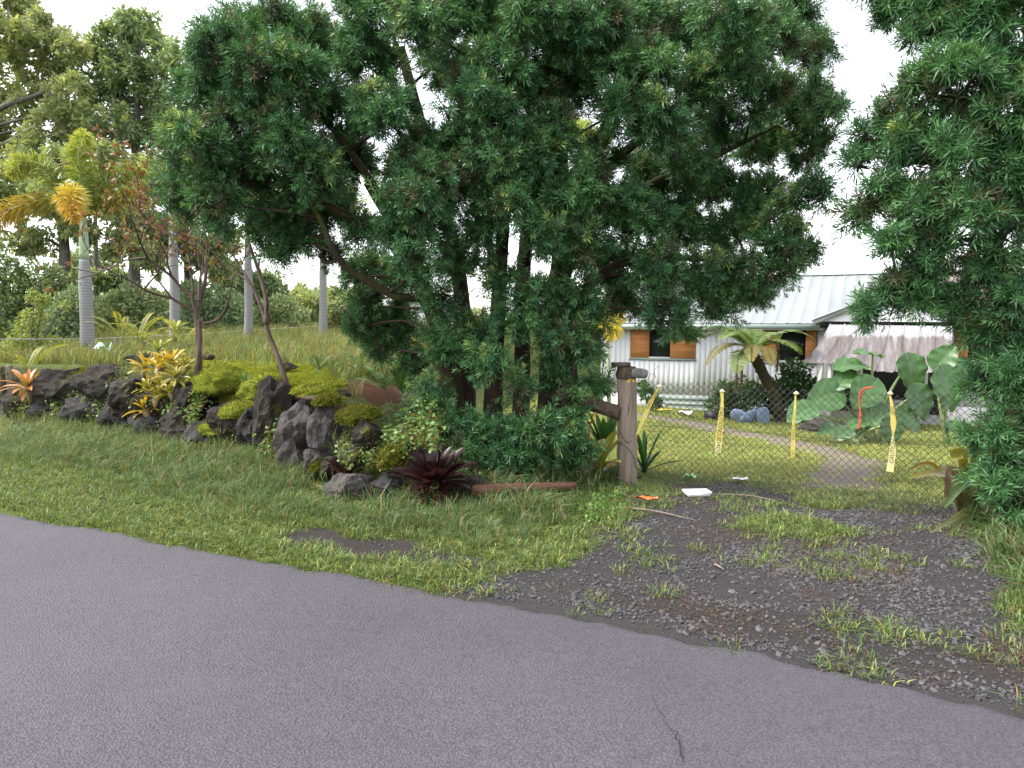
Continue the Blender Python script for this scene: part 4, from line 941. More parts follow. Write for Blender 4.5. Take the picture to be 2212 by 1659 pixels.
class Species:
    def __init__(s, L, w, cb, ct, k=4, e=((1.25, 0.8), (0.95, 0.3), (0.55, -0.25), (0.2, -0.6)), chan=0.45):
        s.m = [strap(L * (0.72, 0.95, 1.0, 0.9)[i], w * (0.85, 1, 1, 0.9)[i], e[i][0], e[i][1], np.array(cb) * (1.15, 1, 0.95, 0.8)[i], np.array(ct) * (1.1, 1.05, 0.95, 0.8)[i], chan=chan) for i in range(4)]
    def plant(s, name, label, cat, loc, n, scale=1.0, group=None, tilt=(0, 0), core=None, rings=(0.2, 0.5, 0.8)):
        r = thing(name, label, cat, loc, rnd.uniform(0, 6.28), group); r.rotation_euler.x = tilt[0]; r.rotation_euler.y = tilt[1]
        for i in range(n):
            f = i / n; q = 0 if f < rings[0] else 1 if f < rings[1] else 2 if f < rings[2] else 3
            o = add('leaf', s.m[q], r, (0, 0, 0.02 * (1 - f)), (rnd.uniform(-0.15, 0.15), rnd.uniform(-0.18, 0.18), i * 2.39996 + rnd.uniform(-0.15, 0.15)), scale * rnd.uniform(0.85, 1.12))
        if core is not None: MB().tube([(0, 0, -0.12 * scale), (0, 0, 0.03 * scale)], [0.02 * scale, 0.05 * scale], 7).build('stem', core, r)
        return r
yel = Species(0.25, 0.045, (0.28, 0.26, 0.035), (0.72, 0.45, 0.04))
yel2 = Species(0.24, 0.045, (0.14, 0.17, 0.035), (0.46, 0.38, 0.05))
ora = Species(0.27, 0.045, (0.24, 0.17, 0.05), (0.62, 0.24, 0.09))
red = Species(0.25, 0.04, (0.20, 0.09, 0.05), (0.5, 0.10, 0.06))
lime = Species(0.24, 0.035, (0.13, 0.19, 0.05), (0.42, 0.44, 0.08))
pur = Species(0.46, 0.105, (0.07, 0.018, 0.022), (0.028, 0.012, 0.018), e=((1.45, 1.15), (1.2, 0.65), (0.85, 0.2), (0.35, -0.5)), chan=0.35)
MAT['stem'] = stone('plant_stem', (0.16, 0.12, 0.06), (0.28, 0.22, 0.11), 12, 0.8, 0.3)
for x, y, r, sp, n, dd, lab in ((313, 792, 22, yel, 13, .7, 'golden bromeliad, leftmost of the upper row on the bank'), (344, 796, 25, yel, 14, .62, 'golden bromeliad, largest in the middle of the upper row'), (372, 780, 23, yel, 14, .85, 'golden bromeliad at the very top of the cluster'),
        (400, 790, 22, yel2, 13, .8, 'yellow-green bromeliad closest to the bare guava trunk'), (380, 815, 26, yel2, 14, .5, 'yellow bromeliad below the upper row on the right'), (346, 830, 20, yel2, 12, .45, 'green-yellow bromeliad in the centre of the cluster'),
        (320, 838, 20, yel2, 12, .4, 'green-yellow bromeliad at the left of the cluster, beside the moss cushion'), (337, 855, 21, yel2, 13, .3, 'green-yellow bromeliad low in the cluster with dry lower leaves'), (370, 846, 19, yel2, 12, .4, 'green-yellow bromeliad low on the right of the cluster with a hanging dry leaf'), (315, 884, 24, yel, 14, .15, 'pale golden bromeliad, lowest and set apart from the cluster')):
    d = bd(x) + dd - 0.42; p = at(x, y + 6, d)
    sp.plant('bromeliad', lab, 'bromeliad', p, n + 5, rad(r, d) / 0.125, 'golden bromeliads on the rock bank', (rnd.uniform(0.15, 0.4), rnd.uniform(-.15, .15)), MAT['stem'])
for x, y, r, sp, n, d, lab in ((62, 840, 30, ora, 16, 11.9, 'orange bromeliad on the left end of the bank'), (203, 770, 17, red, 14, 15.4, 'small red bromeliad at the foot of the ringed palm'), (340, 762, 24, lime, 18, 12.2, 'lime-green bromeliad on a dark rock behind the golden ones'), (310, 738, 16, lime, 12, 13.5, 'pale green bromeliad in the grass behind the lime one'), (230, 800, 9, yel2, 9, 12.3, 'tiny yellow-green bromeliad on the left bank top'), (380, 715, 22, lime, 14, 14.0, 'pale green cabbage-shaped bromeliad before the second palm trunk')):
    sp.plant('bromeliad', lab, 'bromeliad', at(x, y + 2, d - 0.35), n + 4, rad(r, d) / 0.13, None, (0.12, 0), MAT['stem'])
pur.plant('purple_bromeliad', 'large dark purple bromeliad at the foot of the fern pine', 'bromeliad', at(940, 1055, 6.75), 54, 0.98, 'dark purple bromeliads', (0.30, 0.0), MAT['stem'], (0.16, 0.45, 0.75))
pur.plant('purple_bromeliad', 'smaller dark purple bromeliad behind the flat-topped stone', 'bromeliad', at(752, 1040, 7.2), 22, 0.72, 'dark purple bromeliads', (0.12, 0.0), MAT['stem'], (0.3, 0.7, 1.0))
# strap-leaved green plants
grn = Species(0.42, 0.035, (0.05, 0.13, 0.03), (0.11, 0.22, 0.05), e=((1.4, 1.1), (1.1, 0.5), (0.8, 0.0), (0.5, -0.5)))
for x, y, d, n, sc_, lab in ((532, 838, bd(532) + .55, 16, 0.62, 'bright green strap-leaved plant on the moss left of the leaning guava'), (690, 800, 9.6, 12, 0.7, 'green strap-leaved plant on the flat moss behind the shelf'), (222, 800, 12.4, 10, 0.8, 'slender green strap plant on the left bank top'), (405, 905, bd(405) + .1, 14, 0.5, 'tufted drooping strap plant on the dark rocks below the bare guava'), (300, 895, bd(300), 16, 0.6, 'drooping blue-green tuft hanging over the dark rocks')):
    grn.plant('strap_plant', lab, 'plant', at(x, y, d), n, sc_)
# yucca-like spears and broad variegated bromeliad by the gate post
spear = Species(0.62, 0.075, (0.03, 0.10, 0.025), (0.07, 0.19, 0.04), e=((1.5, 1.4), (1.3, 1.15), (1.05, 0.75), (0.7, 0.2)), chan=0.5)
p = at(1306, 945, 8.6); p.z = Hxy(p.x, p.y) + 0.18
spear.plant('spear_plant', 'dark green spear-leaved plant behind the rail of the gate post', 'plant', p, 22, 1.0, rings=(0.35, 0.65, 0.85))
p = at(1392, 985, 8.4); p.z = Hxy(p.x, p.y) + 0.05
spear.plant('spear_plant', 'green spear-leaved plant spreading right of the gate post', 'plant', p, 11, 0.85, rings=(0.1, 0.4, 0.6))
broad = Species(0.62, 0.12, (0.16, 0.19, 0.03), (0.42, 0.40, 0.06), e=((1.35, 1.1), (1.15, 0.7), (0.95, 0.1), (0.6, -0.5)), chan=0.3)
p = at(1290, 1010, 7.85); p.z = 0.05
bp = broad.plant('tank_bromeliad', 'yellow-green tank bromeliad between the fern pine and the gate post', 'bromeliad', p, 15, 0.95)
MB().tube(bez([(-0.15, -0.1, 0.05), (-0.3, -0.18, 0.3), (-0.34, -0.22, 0.42)], 4), lerpn([0.07, 0.09, 0.03], 9), 8).build('dead_leaf', stone('dry_brown_leaf', (0.12, 0.075, 0.06), (0.25, 0.17, 0.13), 9, 0.9, 0.5), bp)
MAT['flower'] = leafmat('orange_red_bract', transl=0.2, rough=0.5, vary=0.2)
def spike(parent, pts, n=46, col=(0.62, 0.13, 0.05)):
    P = bez(pts, 6); mb = MB().tube(P, lerpn([0.010, 0.008, 0.005], len(P)), 5, col=np.array((0.4, 0.16, 0.06))); mb.build('flower_stalk', MAT['flower'], parent, col=True)
    V = []; F = []; CC = []; g = rnd
    for i in range(n):
        q = P[int((0.45 + 0.55 * i / n) * (len(P) - 1))]; a = i * 2.4; dv = np.array([math.cos(a), math.sin(a), g.uniform(-0.3, 0.6)]) * g.uniform(0.03, 0.07); sd = np.array([-math.sin(a), math.cos(a), 0.3]) * 0.007
        k = len(V); V += [q - sd, q + dv * 0.5 + sd, q + dv, q + dv * 0.5 - sd]; F.append((k, k + 1, k + 2, k + 3)); CC += [np.array(col) * g.uniform(0.6, 1.3)] * 4
    add('flower_spike', npmesh('flower_spike', np.array(V), np.array(F), MAT['flower'], np.array(CC)), parent)
lp = np.array(p)
bp.rotation_euler.z = 0
spike(bp, [np.array([0, 0, 0.1]), np.array(at(1272, 940, 7.8)) - lp, np.array(at(1283, 890, 7.75)) - lp])
spike(bp, [np.array([0.05, 0, 0.1]), np.array(at(1366, 980, 7.9)) - lp, np.array(at(1370, 900, 7.9)) - lp], 60)
# the big pale bromeliad right of the drive: individually placed wide leaves
gb_ = at(2078, 1105, 6.5); gb_.z = Hxy(gb_.x, gb_.y)
big = thing('giant_bromeliad', 'giant olive bromeliad with wide folded leaves beside the drive', 'bromeliad', gb_)
def wide_leaf(parent, pts, ws, c0, c1, chan=0.2, face=None):
    P = np.array([np.array(at(x, y, d)) - np.array(gb_) for x, y, d in pts]); Q = np.array(bez(P, 6)); n = len(Q); T = norm(np.gradient(Q, axis=0)); Wd = lerpn(ws, n)
    V = []; CC = []
    for i in range(n):
        side = np.cross(T[i], face if face is not None else np.array([0.25, -1, 0.25])); side = side / (np.linalg.norm(side) + 1e-6); up = np.cross(side, T[i]); f = i / (n - 1); c = np.array(c0) * (1 - f) + np.array(c1) * f
        V += [Q[i] + side * Wd[i] / 2 + up * chan * Wd[i] * 0.5, Q[i] + side * Wd[i] / 4 + up * chan * Wd[i] * 0.12, Q[i], Q[i] - side * Wd[i] / 4 + up * chan * Wd[i] * 0.12, Q[i] - side * Wd[i] / 2 + up * chan * Wd[i] * 0.5]; CC += [c, c * 0.95, c * 0.85, c * 0.95, c]
    F = [(i * 5 + j, i * 5 + j + 1, (i + 1) * 5 + j + 1, (i + 1) * 5 + j) for i in range(n - 1) for j in range(4)]
    add('leaf', npmesh('leaf', np.array(V), np.array(F), MAT['brom'], np.array(CC), True), parent)
OL, PK, YL, GN_ = (0.17, 0.16, 0.035), (0.30, 0.19, 0.13), (0.50, 0.44, 0.06), (0.10, 0.14, 0.04)
wide_leaf(big, [(2075, 1110, 6.5), (2068, 1070, 6.45), (2060, 1040, 6.4), (2020, 1022, 6.3), (1962, 1032, 6.2)], [0.09, 0.12, 0.11, 0.075, 0.03], PK, OL, 0.2, np.array([0, -0.6, 0.8]))
wide_leaf(big, [(2078, 1110, 6.5), (2062, 1050, 6.42), (2056, 1025, 6.4), (2052, 1030, 6.33), (2048, 1075, 6.3)], [0.10, 0.13, 0.14, 0.13, 0.10], (0.22, 0.16, 0.12), (0.30, 0.2, 0.16))
wide_leaf(big, [(2085, 1100, 6.55), (2085, 1040, 6.55), (2078, 1000, 6.5), (2080, 978, 6.45), (2052, 982, 6.35)], [0.11, 0.12, 0.12, 0.10, 0.07], OL, YL)
wide_leaf(big, [(2090, 1100, 6.6), (2092, 1040, 6.65), (2100, 1000, 6.65), (2102, 975, 6.6)], [0.11, 0.12, 0.11, 0.04], OL, YL)
wide_leaf(big, [(2078, 1090, 6.6), (2060, 1050, 6.7), (2050, 1020, 6.75), (2040, 1005, 6.8)], [0.09, 0.11, 0.1, 0.09], OL, (0.34, 0.26, 0.14))
wide_leaf(big, [(2070, 1090, 6.6), (2030, 1020, 6.6), (2000, 1000, 6.55), (1960, 1015, 6.45)], [0.06, 0.05, 0.035, 0.008], YL, (0.35, 0.16, 0.08), 0.4)
wide_leaf(big, [(2085, 1110, 6.45), (2110, 1060, 6.35), (2080, 1045, 6.25), (2040, 1095, 6.15)], [0.08, 0.11, 0.11, 0.03], GN_, (0.07, 0.12, 0.045), 0.25, np.array([0, -0.5, 0.85]))
wide_leaf(big, [(2085, 1110, 6.5), (2110, 1070, 6.4), (2120, 1050, 6.3), (2100, 1120, 6.2)], [0.08, 0.12, 0.11, 0.05], GN_, (0.10, 0.13, 0.05))
wide_leaf(big, [(2090, 1100, 6.6), (2108, 1000, 6.7), (2090, 960, 6.75), (2060, 945, 6.8)], [0.08, 0.07, 0.06, 0.02], GN_, (0.16, 0.16, 0.06))
wide_leaf(big, [(2100, 1120, 6.3), (2085, 1105, 6.2), (2060, 1120, 6.0), (2010, 1150, 5.8)], [0.05, 0.06, 0.05, 0.012], (0.28, 0.3, 0.14), (0.42, 0.42, 0.24))
wide_leaf(big, [(2105, 1130, 6.3), (2100, 1112, 6.2), (2075, 1125, 6.0), (2040, 1165, 5.75)], [0.05, 0.06, 0.05, 0.012], (0.2, 0.24, 0.1), (0.36, 0.38, 0.2))
wide_leaf(big, [(2110, 1130, 6.3), (2130, 1110, 6.2), (2120, 1130, 6.05), (2095, 1180, 5.9)], [0.06, 0.09, 0.09, 0.03], GN_, (0.13, 0.18, 0.06))

# ------------------------------------------------------------------ ferns
def pinna_frond(L, n, w, sag, c0, c1, up=0.9, taper=0.8, pw=0.022, seed=0):
    """fern frond along +X: midrib and n pairs of narrow leaflets"""
    g = np.random.default_rng(seed); V = []; F = []; CC = []
    def pos(f): return np.array([L * f * (1 - 0.25 * f * sag), 0, L * (up * f - sag * f * f)])
    for i in range(n):
        f = 0.08 + 0.92 * i / n; p = pos(f); tn = norm(pos(f + 0.02) - pos(f - 0.02)); ln = w * math.sin(math.pi * (0.12 + 0.86 * f)) ** taper
        for sgn in (-1, 1):
            d = norm(np.array([0, sgn, 0]) * 1.0 + tn * 0.35 + np.array([0, 0, -0.15 + g.normal(0, 0.08)])); b = norm(tn) * pw
            k = len(V); V += [p - b * 0.6, p + d * ln * 0.5 + b, p + d * ln, p + d * ln * 0.5 - b]; F.append((k, k + 1, k + 2, k + 3))
            c = (np.array(c0) * (1 - f) + np.array(c1) * f) * g.uniform(0.8, 1.2); CC += [c, c, c * 1.1, c]
    for i in range(8):
        a, b_ = pos(i / 8), pos((i + 1) / 8); k = len(V); V += [a + np.array([0, .004, 0]), a - np.array([0, .004, 0]), b_ - np.array([0, .003, 0]), b_ + np.array([0, .003, 0])]; F.append((k, k + 1, k + 2, k + 3)); CC += [np.array(c0) * 0.7] * 4
    return npmesh('frond', np.array(V), np.array(F), MAT['frond'], np.array(CC))
fr = [pinna_frond(0.55, 26, 0.065, 0.55, (0.06, 0.14, 0.03), (0.12, 0.22, 0.05), 1.0, 0.5, 0.009, i) for i in range(3)]
fy = [pinna_frond(0.9, 30, 0.09, 0.6, (0.15, 0.19, 0.04), (0.36, 0.35, 0.08), 1.0, 0.5, 0.012, 5 + i) for i in range(2)]
def fern(label, loc, n, sc_, src=fr, group=None):
    r = thing('sword_fern', label, 'fern', loc, rnd.uniform(0, 6), group)
    for i in range(n): add('frond', src[i % len(src)], r, (0, 0, 0), (rnd.uniform(-.2, .2), rnd.uniform(-.35, .25), i * 6.283 / n + rnd.uniform(-.3, .3)), sc_ * rnd.uniform(0.7, 1.1))
for x, y, d, n, s_, lab in ((830, 842, 9.4, 12, 0.95, 'green sword fern clump left of the fern pine trunk'), (790, 812, 10.2, 10, 0.9, 'sword fern on the bank top near the dark hanging branch'), (870, 850, 9.0, 10, 0.9, 'sword fern against the left trunk of the fern pine'), (860, 800, 10.4, 9, 0.9, 'bright sword fern behind the fern pine trunk'), (715, 800, 10.4, 8, 0.6, 'small bright fern on the flat moss'),
        (812, 905, 8.3, 7, 0.75, 'sword fern between the litter and the skirt of the fern pine'), (795, 960, 7.75, 5, 0.55, 'small pale fern above the moss ball'), (1105, 1058, 7.45, 5, 0.5, 'low fern under the skirt of the fern pine, left'), (1165, 1052, 7.5, 7, 0.6, 'low fern under the skirt of the fern pine, centre'), (1015, 1040, 7.35, 5, 0.5, 'small fern right of the large purple bromeliad')):
    p = at(x, y, d); fern(lab, p, n, s_)
for x, y, d, n, lab in ((265, 735, 12.8, 6, 'yellowing arched fern on the bank top left of the bare guava'), (300, 730, 13.4, 7, 'yellow fern fronds behind the golden bromeliads'), (395, 740, 13.2, 5, 'reddish-yellow fern right of the second palm'), (60, 800, 12.2, 5, 'yellow fern tuft above the orange bromeliad')):
    p = at(x, y, d); fern(lab, p, n, 0.85, fy)
# round-leaved weeds creeping over the rocks: nobody could count these
def weed(seed, n, r, h, leaf, cols):
    g = np.random.default_rng(seed); V = []; F = []; CC = []
    for i in range(n):
        z = h * g.uniform(0.05, 1); a = g.uniform(0, 6.28); q = r * g.uniform(0.2, 1); c = np.array([q * math.cos(a), q * math.sin(a), z]); nn = norm(np.array([math.cos(a) * 0.5, math.sin(a) * 0.5 - 0.5, 0.8]) + g.normal(0, 0.35, 3)); u = norm(np.cross(nn, np.array([0, 0, 1.0]) + g.normal(0, 0.3, 3))); v = np.cross(nn, u); L = leaf * g.uniform(0.6, 1.2)
        k = len(V); V += [c + L * (u * math.cos(t) + v * math.sin(t) * 0.95) for t in np.linspace(0, 6.283, 6, endpoint=False)]; F.append([k, k + 1, k + 2, k + 3]); F.append([k, k + 3, k + 4, k + 5])
        cc = np.array(cols[g.integers(len(cols))]) * g.uniform(0.75, 1.25); CC += [cc] * 6
    for i in range(3):
        a = g.uniform(0, 6.28); e = np.array([r * 0.6 * math.cos(a), r * 0.6 * math.sin(a), h]); k = len(V); V += [np.array([.003, 0, 0]), np.array([-.003, 0, 0]), e]; F.append([k, k + 1, k + 2, k + 2]); CC += [np.array((0.25, 0.13, 0.07))] * 3
    F4 = np.array([f for f in F if f[2] != f[3]]); F3 = np.array([f[:3] for f in F if f[2] == f[3]])
    return npmesh('weed', np.array(V), [F4, F3], MAT['frond'], np.array(CC))
WG = [(0.13, 0.22, 0.06), (0.17, 0.27, 0.07), (0.09, 0.17, 0.05), (0.2, 0.2, 0.07)]
wd = [weed(i, 26, 0.10, 0.26, 0.02, WG) for i in range(4)] + [weed(9, 22, 0.1, 0.35, 0.016, WG + [(0.22, 0.12, 0.06)])]
P = []; S_ = []
for (x0, x1, y0, y1, n, dd, sc_) in ((30, 440, 850, 925, 260, -.12, 0.95), (150, 290, 825, 890, 70, .0, 0.8), (0, 420, 885, 925, 120, -.2, 0.7), (420, 620, 930, 985, 60, -.1, 0.7), (540, 610, 950, 1030, 34, -.2, 1.1), (740, 930, 945, 1020, 50, .0, 0.75), (720, 800, 985, 1010, 14, .0, 0.8), (950, 1090, 1010, 1080, 50, .0, 0.6), (0, 120, 860, 910, 24, .1, 0.8), (860, 960, 920, 980, 26, -.25, 1.0)):
    for i in range(n):
        x = rnd.uniform(x0, x1); y = rnd.uniform(y0, y1); d = bd(x) + dd + 0.45 * (y1 - y) / max(y1 - y0, 1); p = at(x, y, d); P.append(tuple(p)); S_.append(sc_ * rnd.uniform(0.6, 1.2))
scatter('creeping_weeds', P, rots(len(P), 0.25), S_, wd, label='round-leaved weeds creeping over the foot of the rock bank', cat='weeds')
# grass and dry tufts rooted in the cracks and on top of the rocks
P = []
for (x0, x1, y0, y1, n, dd) in ((0, 420, 806, 822, 110, .55), (0, 430, 845, 915, 70, .1), (430, 620, 900, 985, 26, .0), (40, 260, 800, 812, 60, .8), (640, 760, 900, 1000, 14, .1)):
    for i in range(n):
        x = rnd.uniform(x0, x1); y = rnd.uniform(y0, y1); P.append(tuple(at(x, y, bd(x) + dd + rnd.uniform(-.1, .25))))
scatter('rock_crevice_grass', P, rots(len(P), 0.45), np.random.default_rng(3).uniform(0.35, 0.8, len(P)), [blades(16, 0.06, 0.12, 0.34, 0.004, 1.0, GB + GR[:2] + [(0.2, 0.17, 0.08)], 0.3, 80 + i) for i in range(4)], label='grass and dry tufts rooted between the rocks of the bank', cat='grass')
# clover-like cover around the plank
s, t = pts_in(-4.3, -1.9, 5.4, 7.4, 90); s, t = keep(rng.uniform(size=len(s)) < sm(0.4, 0.6, fbm(s * 1.5, t * 1.5, 15)) * (1 - gravel(s, t)), s, t)
scatter('ground_cover', place(s, t), rots(len(s), 0.2), rng.uniform(0.25, 0.5, len(s)), [weed(40 + i, 30, 0.2, 0.16, 0.03, [(0.08, 0.17, 0.04), (0.11, 0.21, 0.05)]) for i in range(3)], label='low clover-like ground cover around the plank', cat='weeds')

# ------------------------------------------------------------------ tree fern, bushes, giant taro in the yard
tf0 = at(1688, 905, 18.0); tf0.z = Hxy(tf0.x, tf0.y)
tf = thing('tree_fern', 'leaning tree fern with mossy trunk in front of the house', 'tree fern', tf0)
loc = lambda x, y, d: np.array(at(x, y, d)) - np.array(tf0)
TP = bez([np.array([0.05, 0, -0.2]), loc(1672, 855, 17.9), loc(1650, 810, 17.8), loc(1632, 775, 17.7), loc(1625, 755, 17.7)], 6)
wood_log(MB(), TP, [0.15, 0.14, 0.13, 0.13, 0.11], 12, 31, 0.35).build('trunk', MAT['mossbark'], tf, True)
top = TP[-1]
tfm = [pinna_frond(1.35, 52, 0.30, 0.75, (0.10, 0.17, 0.045), (0.19, 0.25, 0.075), 0.75, 0.75, 0.022, 60 + i) for i in range(3)]
tfy = [pinna_frond(1.3, 52, 0.28, 0.85, (0.15, 0.16, 0.05), (0.27, 0.23, 0.08), 0.7, 0.75, 0.022, 66)]
for i, (a, tl, s_) in enumerate(((-2.9, 0.1, 1.0), (-2.5, -0.2, 0.95), (-1.9, 0.05, 0.8), (-1.4, 0.15, 0.8), (-0.8, 0.0, 0.85), (-0.3, -0.2, 1.05), (0.2, 0.1, 1.0), (0.7, -0.2, 0.9), (1.3, -0.3, 0.9), (1.9, -0.3, 0.95), (2.5, -0.15, 1.05), (3.0, -0.35, 1.0), (-2.2, 0.45, 0.9))):
    add('frond', tfy[0] if i in (0, 2, 3) else tfm[i % 3], tf, tuple(top), (0, tl, a), s_ * 1.22)
for x, y in ((1603, 790), (1592, 800), (1680, 770)):
    q = loc(x, y, 17.4); mb = MB().tube(bez([top, (top + q) / 2 + np.array([0, 0, 0.28]), q + np.array([0, 0, 0.25]), q - np.array([0, 0, 0.35])], 5), lerpn([0.02, 0.015, 0.04, 0.02], 16), 5)
    g = np.random.default_rng(x); pts = bez([q + np.array([0, 0, 0.3]), q - np.array([0, 0, 0.4])], 12)
    for p_ in pts:
        for k in range(5):
            e = p_ + g.normal(0, 0.07, 3) + np.array([0, 0, -0.08]); mb.put([p_, p_ + np.array([.02, 0, -.02]), e], [(0, 1, 2)])
    mb.build('dead_frond', stone('dead_frond_brown', (0.06, 0.04, 0.03), (0.15, 0.10, 0.075), 9, 0.9, 0), tf)

def leafcloud(name, lobes, n, leaf, aspect, cols, mat, seed=0, up=0.35, shell=0.55, droop=0.0, parent=None, kind='stuff'):
    """foliage: single leaves spread through overlapping lobes (centre, radii)"""
    g = np.random.default_rng(seed); w = np.array([l[1] ** 2 if np.ndim(l[1]) == 0 else l[1][0] * l[1][2] for l in lobes]); cnt = (w / w.sum() * n).astype(int)
    B = []; Nn = []
    for (c, r), k in zip(lobes, cnt):
        d = norm(g.normal(size=(k, 3))); q = shell + (1 - shell) * g.uniform(size=(k, 1)) ** 0.5
        q = q * (1 + 0.22 * np.sin(d[:, :1] * 5 + c[0]) * np.sin(d[:, 2:3] * 6 + c[2] * 3)) * g.uniform(0.75, 1.08, (k, 1))
        B.append(np.asarray(tuple(c)) + d * q * np.asarray(r)); Nn.append(d)
    B = np.concatenate(B); Nn = np.concatenate(Nn); n = len(B)
    d = norm(Nn * 0.7 + g.normal(0, 0.7, (n, 3)) + np.array([0, 0, up - droop])); sd = norm(np.cross(d, Nn + g.normal(0, 0.5, (n, 3)) + np.array([0, 0, 0.4])))
    L = leaf * g.uniform(0.6, 1.25, (n, 1)); W_ = L * aspect
    V = np.stack([B, B + d * L * 0.45 + sd * W_ / 2, B + d * L + np.array([0, 0, -0.15]) * L, B + d * L * 0.45 - sd * W_ / 2], 1).reshape(-1, 3)
    cc = np.array(cols)[g.integers(0, len(cols), n)] * g.uniform(0.7, 1.3, (n, 1))
    o = add(name, npmesh(name, V, np.arange(4 * n).reshape(-1, 4), mat, np.repeat(cc, 4, 0)), parent)
    o['kind'] = kind; return o
def bush(label, lobes_px, d, n, leaf, cols, name='bush', cat='bush', aspect=0.45, group=None, seed=1, zb=None):
    x0, y0 = lobes_px[0][:2]; b = at(x0, y0, d); b.z = Hxy(b.x, b.y) if zb is None else zb
    r = thing(name, label, cat, b, 0, group); lb = []
    mb = MB()
    for l in lobes_px:
        x, y, q = l[:3]; dd = l[3] if len(l) > 3 else 0.0; rr = rad(q, d)
        c = np.array(at(x, y, d + dd)) - np.array(b); lb.append((c, np.array([rr, rr * 0.9, rr])))
        mb.tube(bez([np.array([rnd.uniform(-.1, .1), rnd.uniform(-.1, .1), -0.05]), c * np.array([0.55, 0.55, 0.6]), c], 4), lerpn([0.03, 0.02, 0.008], 9), 5)
    mb.build('stems', MAT['greybark'], r)
    leafcloud('foliage', lb, n, leaf, aspect, cols, MAT['leaf'], seed, parent=r)
    return r
DG = [(0.03, 0.075, 0.025), (0.045, 0.10, 0.035), (0.06, 0.12, 0.045)]
bush('dark glossy-leaved bush beside the tree fern trunk', [(1720, 830, 40), (1690, 850, 40), (1740, 860, 38), (1715, 800, 26), (1660, 860, 36), (1640, 880, 30), (1705, 885, 40)], 18.4, 2600, 0.17, DG, seed=4)
bush('lighter green bush before the house vent, left of the tree fern', [(1570, 860, 30), (1550, 880, 28), (1600, 850, 32), (1590, 885, 30), (1560, 838, 18), (1630, 850, 30)], 18.8, 2300, 0.12, [(0.07, 0.13, 0.04), (0.10, 0.17, 0.05), (0.05, 0.10, 0.035)], seed=5)
bush('small weedy bush against the house wall right of the gate post', [(1400, 855, 14), (1390, 835, 12), (1415, 870, 12)], 19.0, 350, 0.14, [(0.08, 0.15, 0.05)], seed=6)
planter = thing('planter_box', 'dark square planter on the lawn in front of the house vent', 'planter', at(1540, 905, 18.2), -ROADA); planter.location.z = ZG + 0.08
MB().box(-0.2, 0.2, -0.15, 0.15, 0, 0.24).build('box', MAT['black'], planter)

# giant taro: heart-shaped leaves on long stalks, each leaf its own piece
def taro_leaf(seed, w=0.9):
    g = np.random.default_rng(seed); nu, nv = 14, 8; V = []; CC = []
    for i in range(nu + 1):
        f = i / nu                                  # along the midrib from the back lobes to the tip
        half = 0.46 * math.sin(math.pi * min(1, f ** 0.72)) ** 0.75 * (1.0 if f < 0.9 else 1 - (f - 0.9) * 2.0) + 0.005
        for j in range(-nv, nv + 1):
            v = j / nv; x = f - 0.28
            if f < 0.28: x += 0.30 * (1 - abs(v)) ** 2 * (1 - f / 0.28)       # notch where the stalk joins
            y = v * half; wav = 0.045 * math.sin(f * 24 + v * 2 + seed) * abs(v) ** 1.5
            rib = 0.022 * abs(math.sin((f * 9 - abs(v) * 3.0) * math.pi)) * (1 - abs(v) * 0.5)
            z = wav + rib + 0.22 * abs(v) * half - 0.22 * max(0, f - 0.4) ** 2
            V.append((x * w * 1.15, y * w, z * w))
            vein = abs(v) < 0.03 or abs(math.sin((f * 9 - abs(v) * 3.0) * math.pi)) < 0.2
            CC.append(np.array((0.10, 0.19, 0.065)) if vein else np.array((0.06, 0.135, 0.045)) * g.uniform(0.9, 1.1))
    k = 2 * nv + 1; F = [(i * k + j, i * k + j + 1, (i + 1) * k + j + 1, (i + 1) * k + j) for i in range(nu) for j in range(k - 1)]
    return npmesh('leaf', np.array(V), np.array(F), MAT['taro'], np.array(CC), True)
MAT['taro'] = leafmat('taro_leaf', transl=0.25, rough=0.35, spec=0.5, vary=0.4)
tl = [taro_leaf(i) for i in range(3)]
MAT['stalk'] = stone('taro_stalk', (0.14, 0.2, 0.07), (0.24, 0.31, 0.12), 6, 0.5, 0.1)
def taro(label, bx, by, d, leaves, zoff=0.0, k_=0.74):
    b = at(bx, by, d); b.z = Hxy(b.x, b.y)
    r = thing('giant_taro', label, 'taro', b)
    for i, (x, y, dd, ang, pitch, roll, sc_) in enumerate(leaves):
        c = np.array(at(x, y, d + dd)) - np.array(b)
        # leaf points along picture angle ang (0 right, 90 up, -90 down); pitch turns its face to the viewer
        a = math.radians(ang); tip = norm(np.array([math.cos(a), -0.35 * math.cos(pitch), math.sin(a)])); face = norm(np.array([0.1 * roll, -math.sin(pitch), math.cos(pitch)])); face = norm(face - tip * (face @ tip)); sd = np.cross(face, tip)
        M_ = Matrix((list(tip), list(sd), list(face))).transposed()
        add('leaf', tl[i % 3], r, tuple(c), M_.to_euler(), sc_ * k_)
        MB().tube(bez([np.array([rnd.uniform(-.1, .1), 0, 0]), c * np.array([0.45, 0.45, 0.55]) + np.array([0, 0.1, 0]), c], 5), lerpn([0.045, 0.03, 0.018], 11), 6).build('stalk', MAT['stalk'], r, True)
    return r
taro('giant taro with large wavy leaves in front of the porch', 1890, 935, 13.6, [(1800, 850, 0, 200, 1.15, 0, 1.05), (1850, 790, .3, 185, 0.35, 0, 1.0), (1885, 768, .4, 170, 0.2, 0, 0.85), (1880, 835, -.2, 230, 1.0, 0, 1.0), (1962, 785, .2, -80, 1.0, 1, 1.05), (1978, 850, -.3, -70, 1.15, 1, 0.95), (1835, 815, .1, 215, 0.6, 0, 0.75), (1745, 885, -.2, 205, 0.5, 0, 0.9)])
